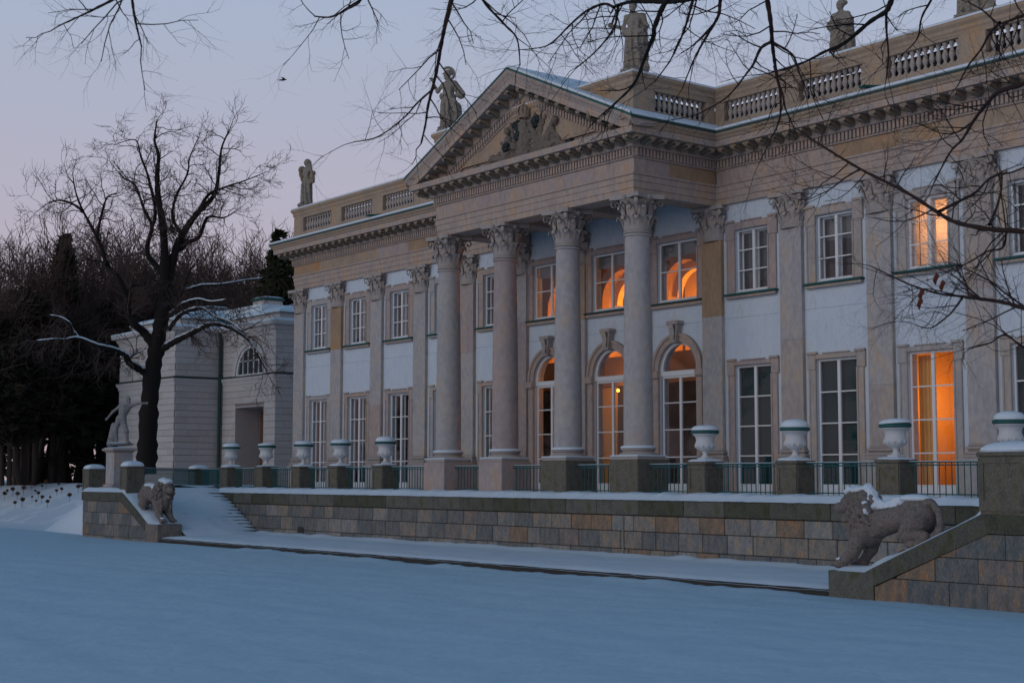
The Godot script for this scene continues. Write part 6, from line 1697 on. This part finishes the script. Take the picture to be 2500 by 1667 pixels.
func sky_texture() -> ImageTexture: # dusk air: lavender low, grey-blue overhead, the same all round
	var im := Image.create(64, 256, false, Image.FORMAT_RGBF)
	var stops := [[0.0, Color(0.425, 0.315, 0.34)], [5.0, Color(0.44, 0.355, 0.40)], [10.0, Color(0.41, 0.39, 0.475)], [18.0, Color(0.345, 0.405, 0.53)], [30.0, Color(0.155, 0.26, 0.395)], [50.0, Color(0.04, 0.14, 0.27)], [90.0, Color(0.006, 0.075, 0.165)]]
	for y in 256:
		var el := 90.0 - (y + 0.5) / 256.0 * 180.0
		var c: Color = stops[0][1]
		for i in stops.size() - 1:
			if el >= stops[i][0]: c = stops[i][1].lerp(stops[i + 1][1], clampf((el - stops[i][0]) / (stops[i + 1][0] - stops[i][0]), 0, 1))
		for x in 64: im.set_pixel(x, y, c)
	return ImageTexture.create_from_image(im)

func lamp(called: String, at: Vector3, col: Color, energy: float, size := 0.12) -> void:
	var l := OmniLight3D.new()
	l.name = called
	l.light_color = col; l.light_energy = energy; l.omni_range = 14.0; l.omni_attenuation = 2.0; l.light_size = size; l.shadow_enabled = true
	l.position = at
	add_child(l, true)

func _ready() -> void:
	rng.seed = 1
	var cam := Camera3D.new()
	cam.name = "camera"
	cam.transform = Transform3D(Basis(Vector3(0.60996, 0.00129, -0.79243), Vector3(0.07194, 0.99578, 0.0570), Vector3(0.78916, -0.09177, 0.60730)).orthonormalized(), Vector3(43.14, 0.5321, 38.0337))
	cam.fov = 25.84; cam.near = 0.1; cam.far = 900.0
	var lens := CameraAttributesPhysical.new()
	lens.frustum_focal_length = 52.31; lens.frustum_focus_distance = 52.0; lens.exposure_aperture = 8.0
	cam.attributes = lens
	add_child(cam)
	var env := Environment.new()
	env.background_mode = Environment.BG_SKY
	var sm := PanoramaSkyMaterial.new()
	sm.panorama = sky_texture()
	env.sky = Sky.new()
	env.sky.sky_material = sm
	env.tonemap_mode = Environment.TONE_MAPPER_LINEAR
	env.tonemap_exposure = 1.12
	env.sdfgi_enabled = true; env.ssao_enabled = true; env.ssil_enabled = true
	var we := WorldEnvironment.new()
	we.name = "environment"
	we.environment = env
	add_child(we)
	var sun := DirectionalLight3D.new() # afterglow behind the photographer's left, low and very soft
	sun.name = "afterglow"
	sun.light_color = Color(1.0, 0.96, 0.93); sun.light_energy = 0.29; sun.light_angular_distance = 60.0; sun.shadow_enabled = true
	add_child(sun)
	sun.look_at_from_position(Vector3(0.5, 0.6, 10.0), Vector3.ZERO)
	var warm := Color(1.0, 0.62, 0.2)
	for i in 3: lamp("unseen_niche_lamp", Vector3(-7.486 + i * 3.743, 7.15, -5.1), warm, 3.6)  # unseen lamps, placed to light the salon arches
	lamp("unseen_room_lamp", Vector3(14.6, 3.0, -1.9), Color(1.0, 0.62, 0.18), 1.8)  # unseen lamp, placed to light the room behind the orange door
	lamp("unseen_upper_lamp", Vector3(14.9, 8.6, -1.5), Color(1.0, 0.76, 0.55), 2.6)  # unseen lamp, placed to light the pale cloth in the upper window
	lamp("chandelier_lamp", Vector3(-3.3, 4.2, -3.3), warm, 0.7)

	cache.noise = FastNoiseLite.new()
	cache.noise.seed = 12; cache.noise.frequency = 0.02; cache.noise.fractal_octaves = 3
	make_materials()
	build_site()
	build_palace()
	build_annex()
	build_terrace_things()
	build_statues()
	build_lions()
	build_woods()
	rng.seed = 99
	build_big_tree()
	build_overhang()
	for q in [["middle arched window", Vector3(-3.3, 4.2, -3.3)], ["orange door on the right, for an unseen room lamp", Vector3(14.6, 3.0, -1.9)], ["peach upper window on the right, for an unseen room lamp", Vector3(14.9, 8.6, -1.5)], ["upper window between the two left portico columns, for an unseen salon lamp", Vector3(-7.486, 7.15, -5.1)], ["upper window of the middle portico bay, for an unseen salon lamp", Vector3(-3.743, 7.15, -5.1)], ["upper window of the right portico bay, for an unseen salon lamp", Vector3(0, 7.15, -5.1)]]:
		var b := thing("lamp_bulb", "small glowing bulb behind the " + q[0], "lamp", q[1])  # only the middle arch bulb is seen; the others stand for unseen lamps
		part("bulb", M.new().lathe([[0.0, -0.07], [0.05, -0.05], [0.07, 0.0], [0.05, 0.05], [0.0, 0.07]], 12), mats.bulb, b)
	var bird := thing("bird", "tiny dark bird flying over the roofs in the open sky", "bird", Vector3(-9.09, 16.52, 9.53), 0.9)
	var bs := Sdf.new()
	bs.cap(Vector3(-0.1, 0, 0), Vector3(0.08, 0.01, 0), 0.03, 0.03, 0.02).ell(Vector3(0.13, 0.02, 0), Vector3(0.03, 0.026, 0.026), 0.02).cap(Vector3(-0.1, 0, 0), Vector3(-0.2, 0, 0), 0.025, 0.012, 0.01)
	part("body", bs.build(0.012), mats.bird, bird)
	for s in [-1, 1]:
		var wg := M.new()
		wg.ribbon([Vector3(0.03, 0.02, 0), Vector3(0.05, 0.05, s * 0.1), Vector3(0.0, 0.06, s * 0.2), Vector3(-0.08, 0.03, s * 0.3)], [0.05, 0.055, 0.04, 0.008], 0.008, Vector3.RIGHT)
		part("wing", wg, mats.bird, bird)
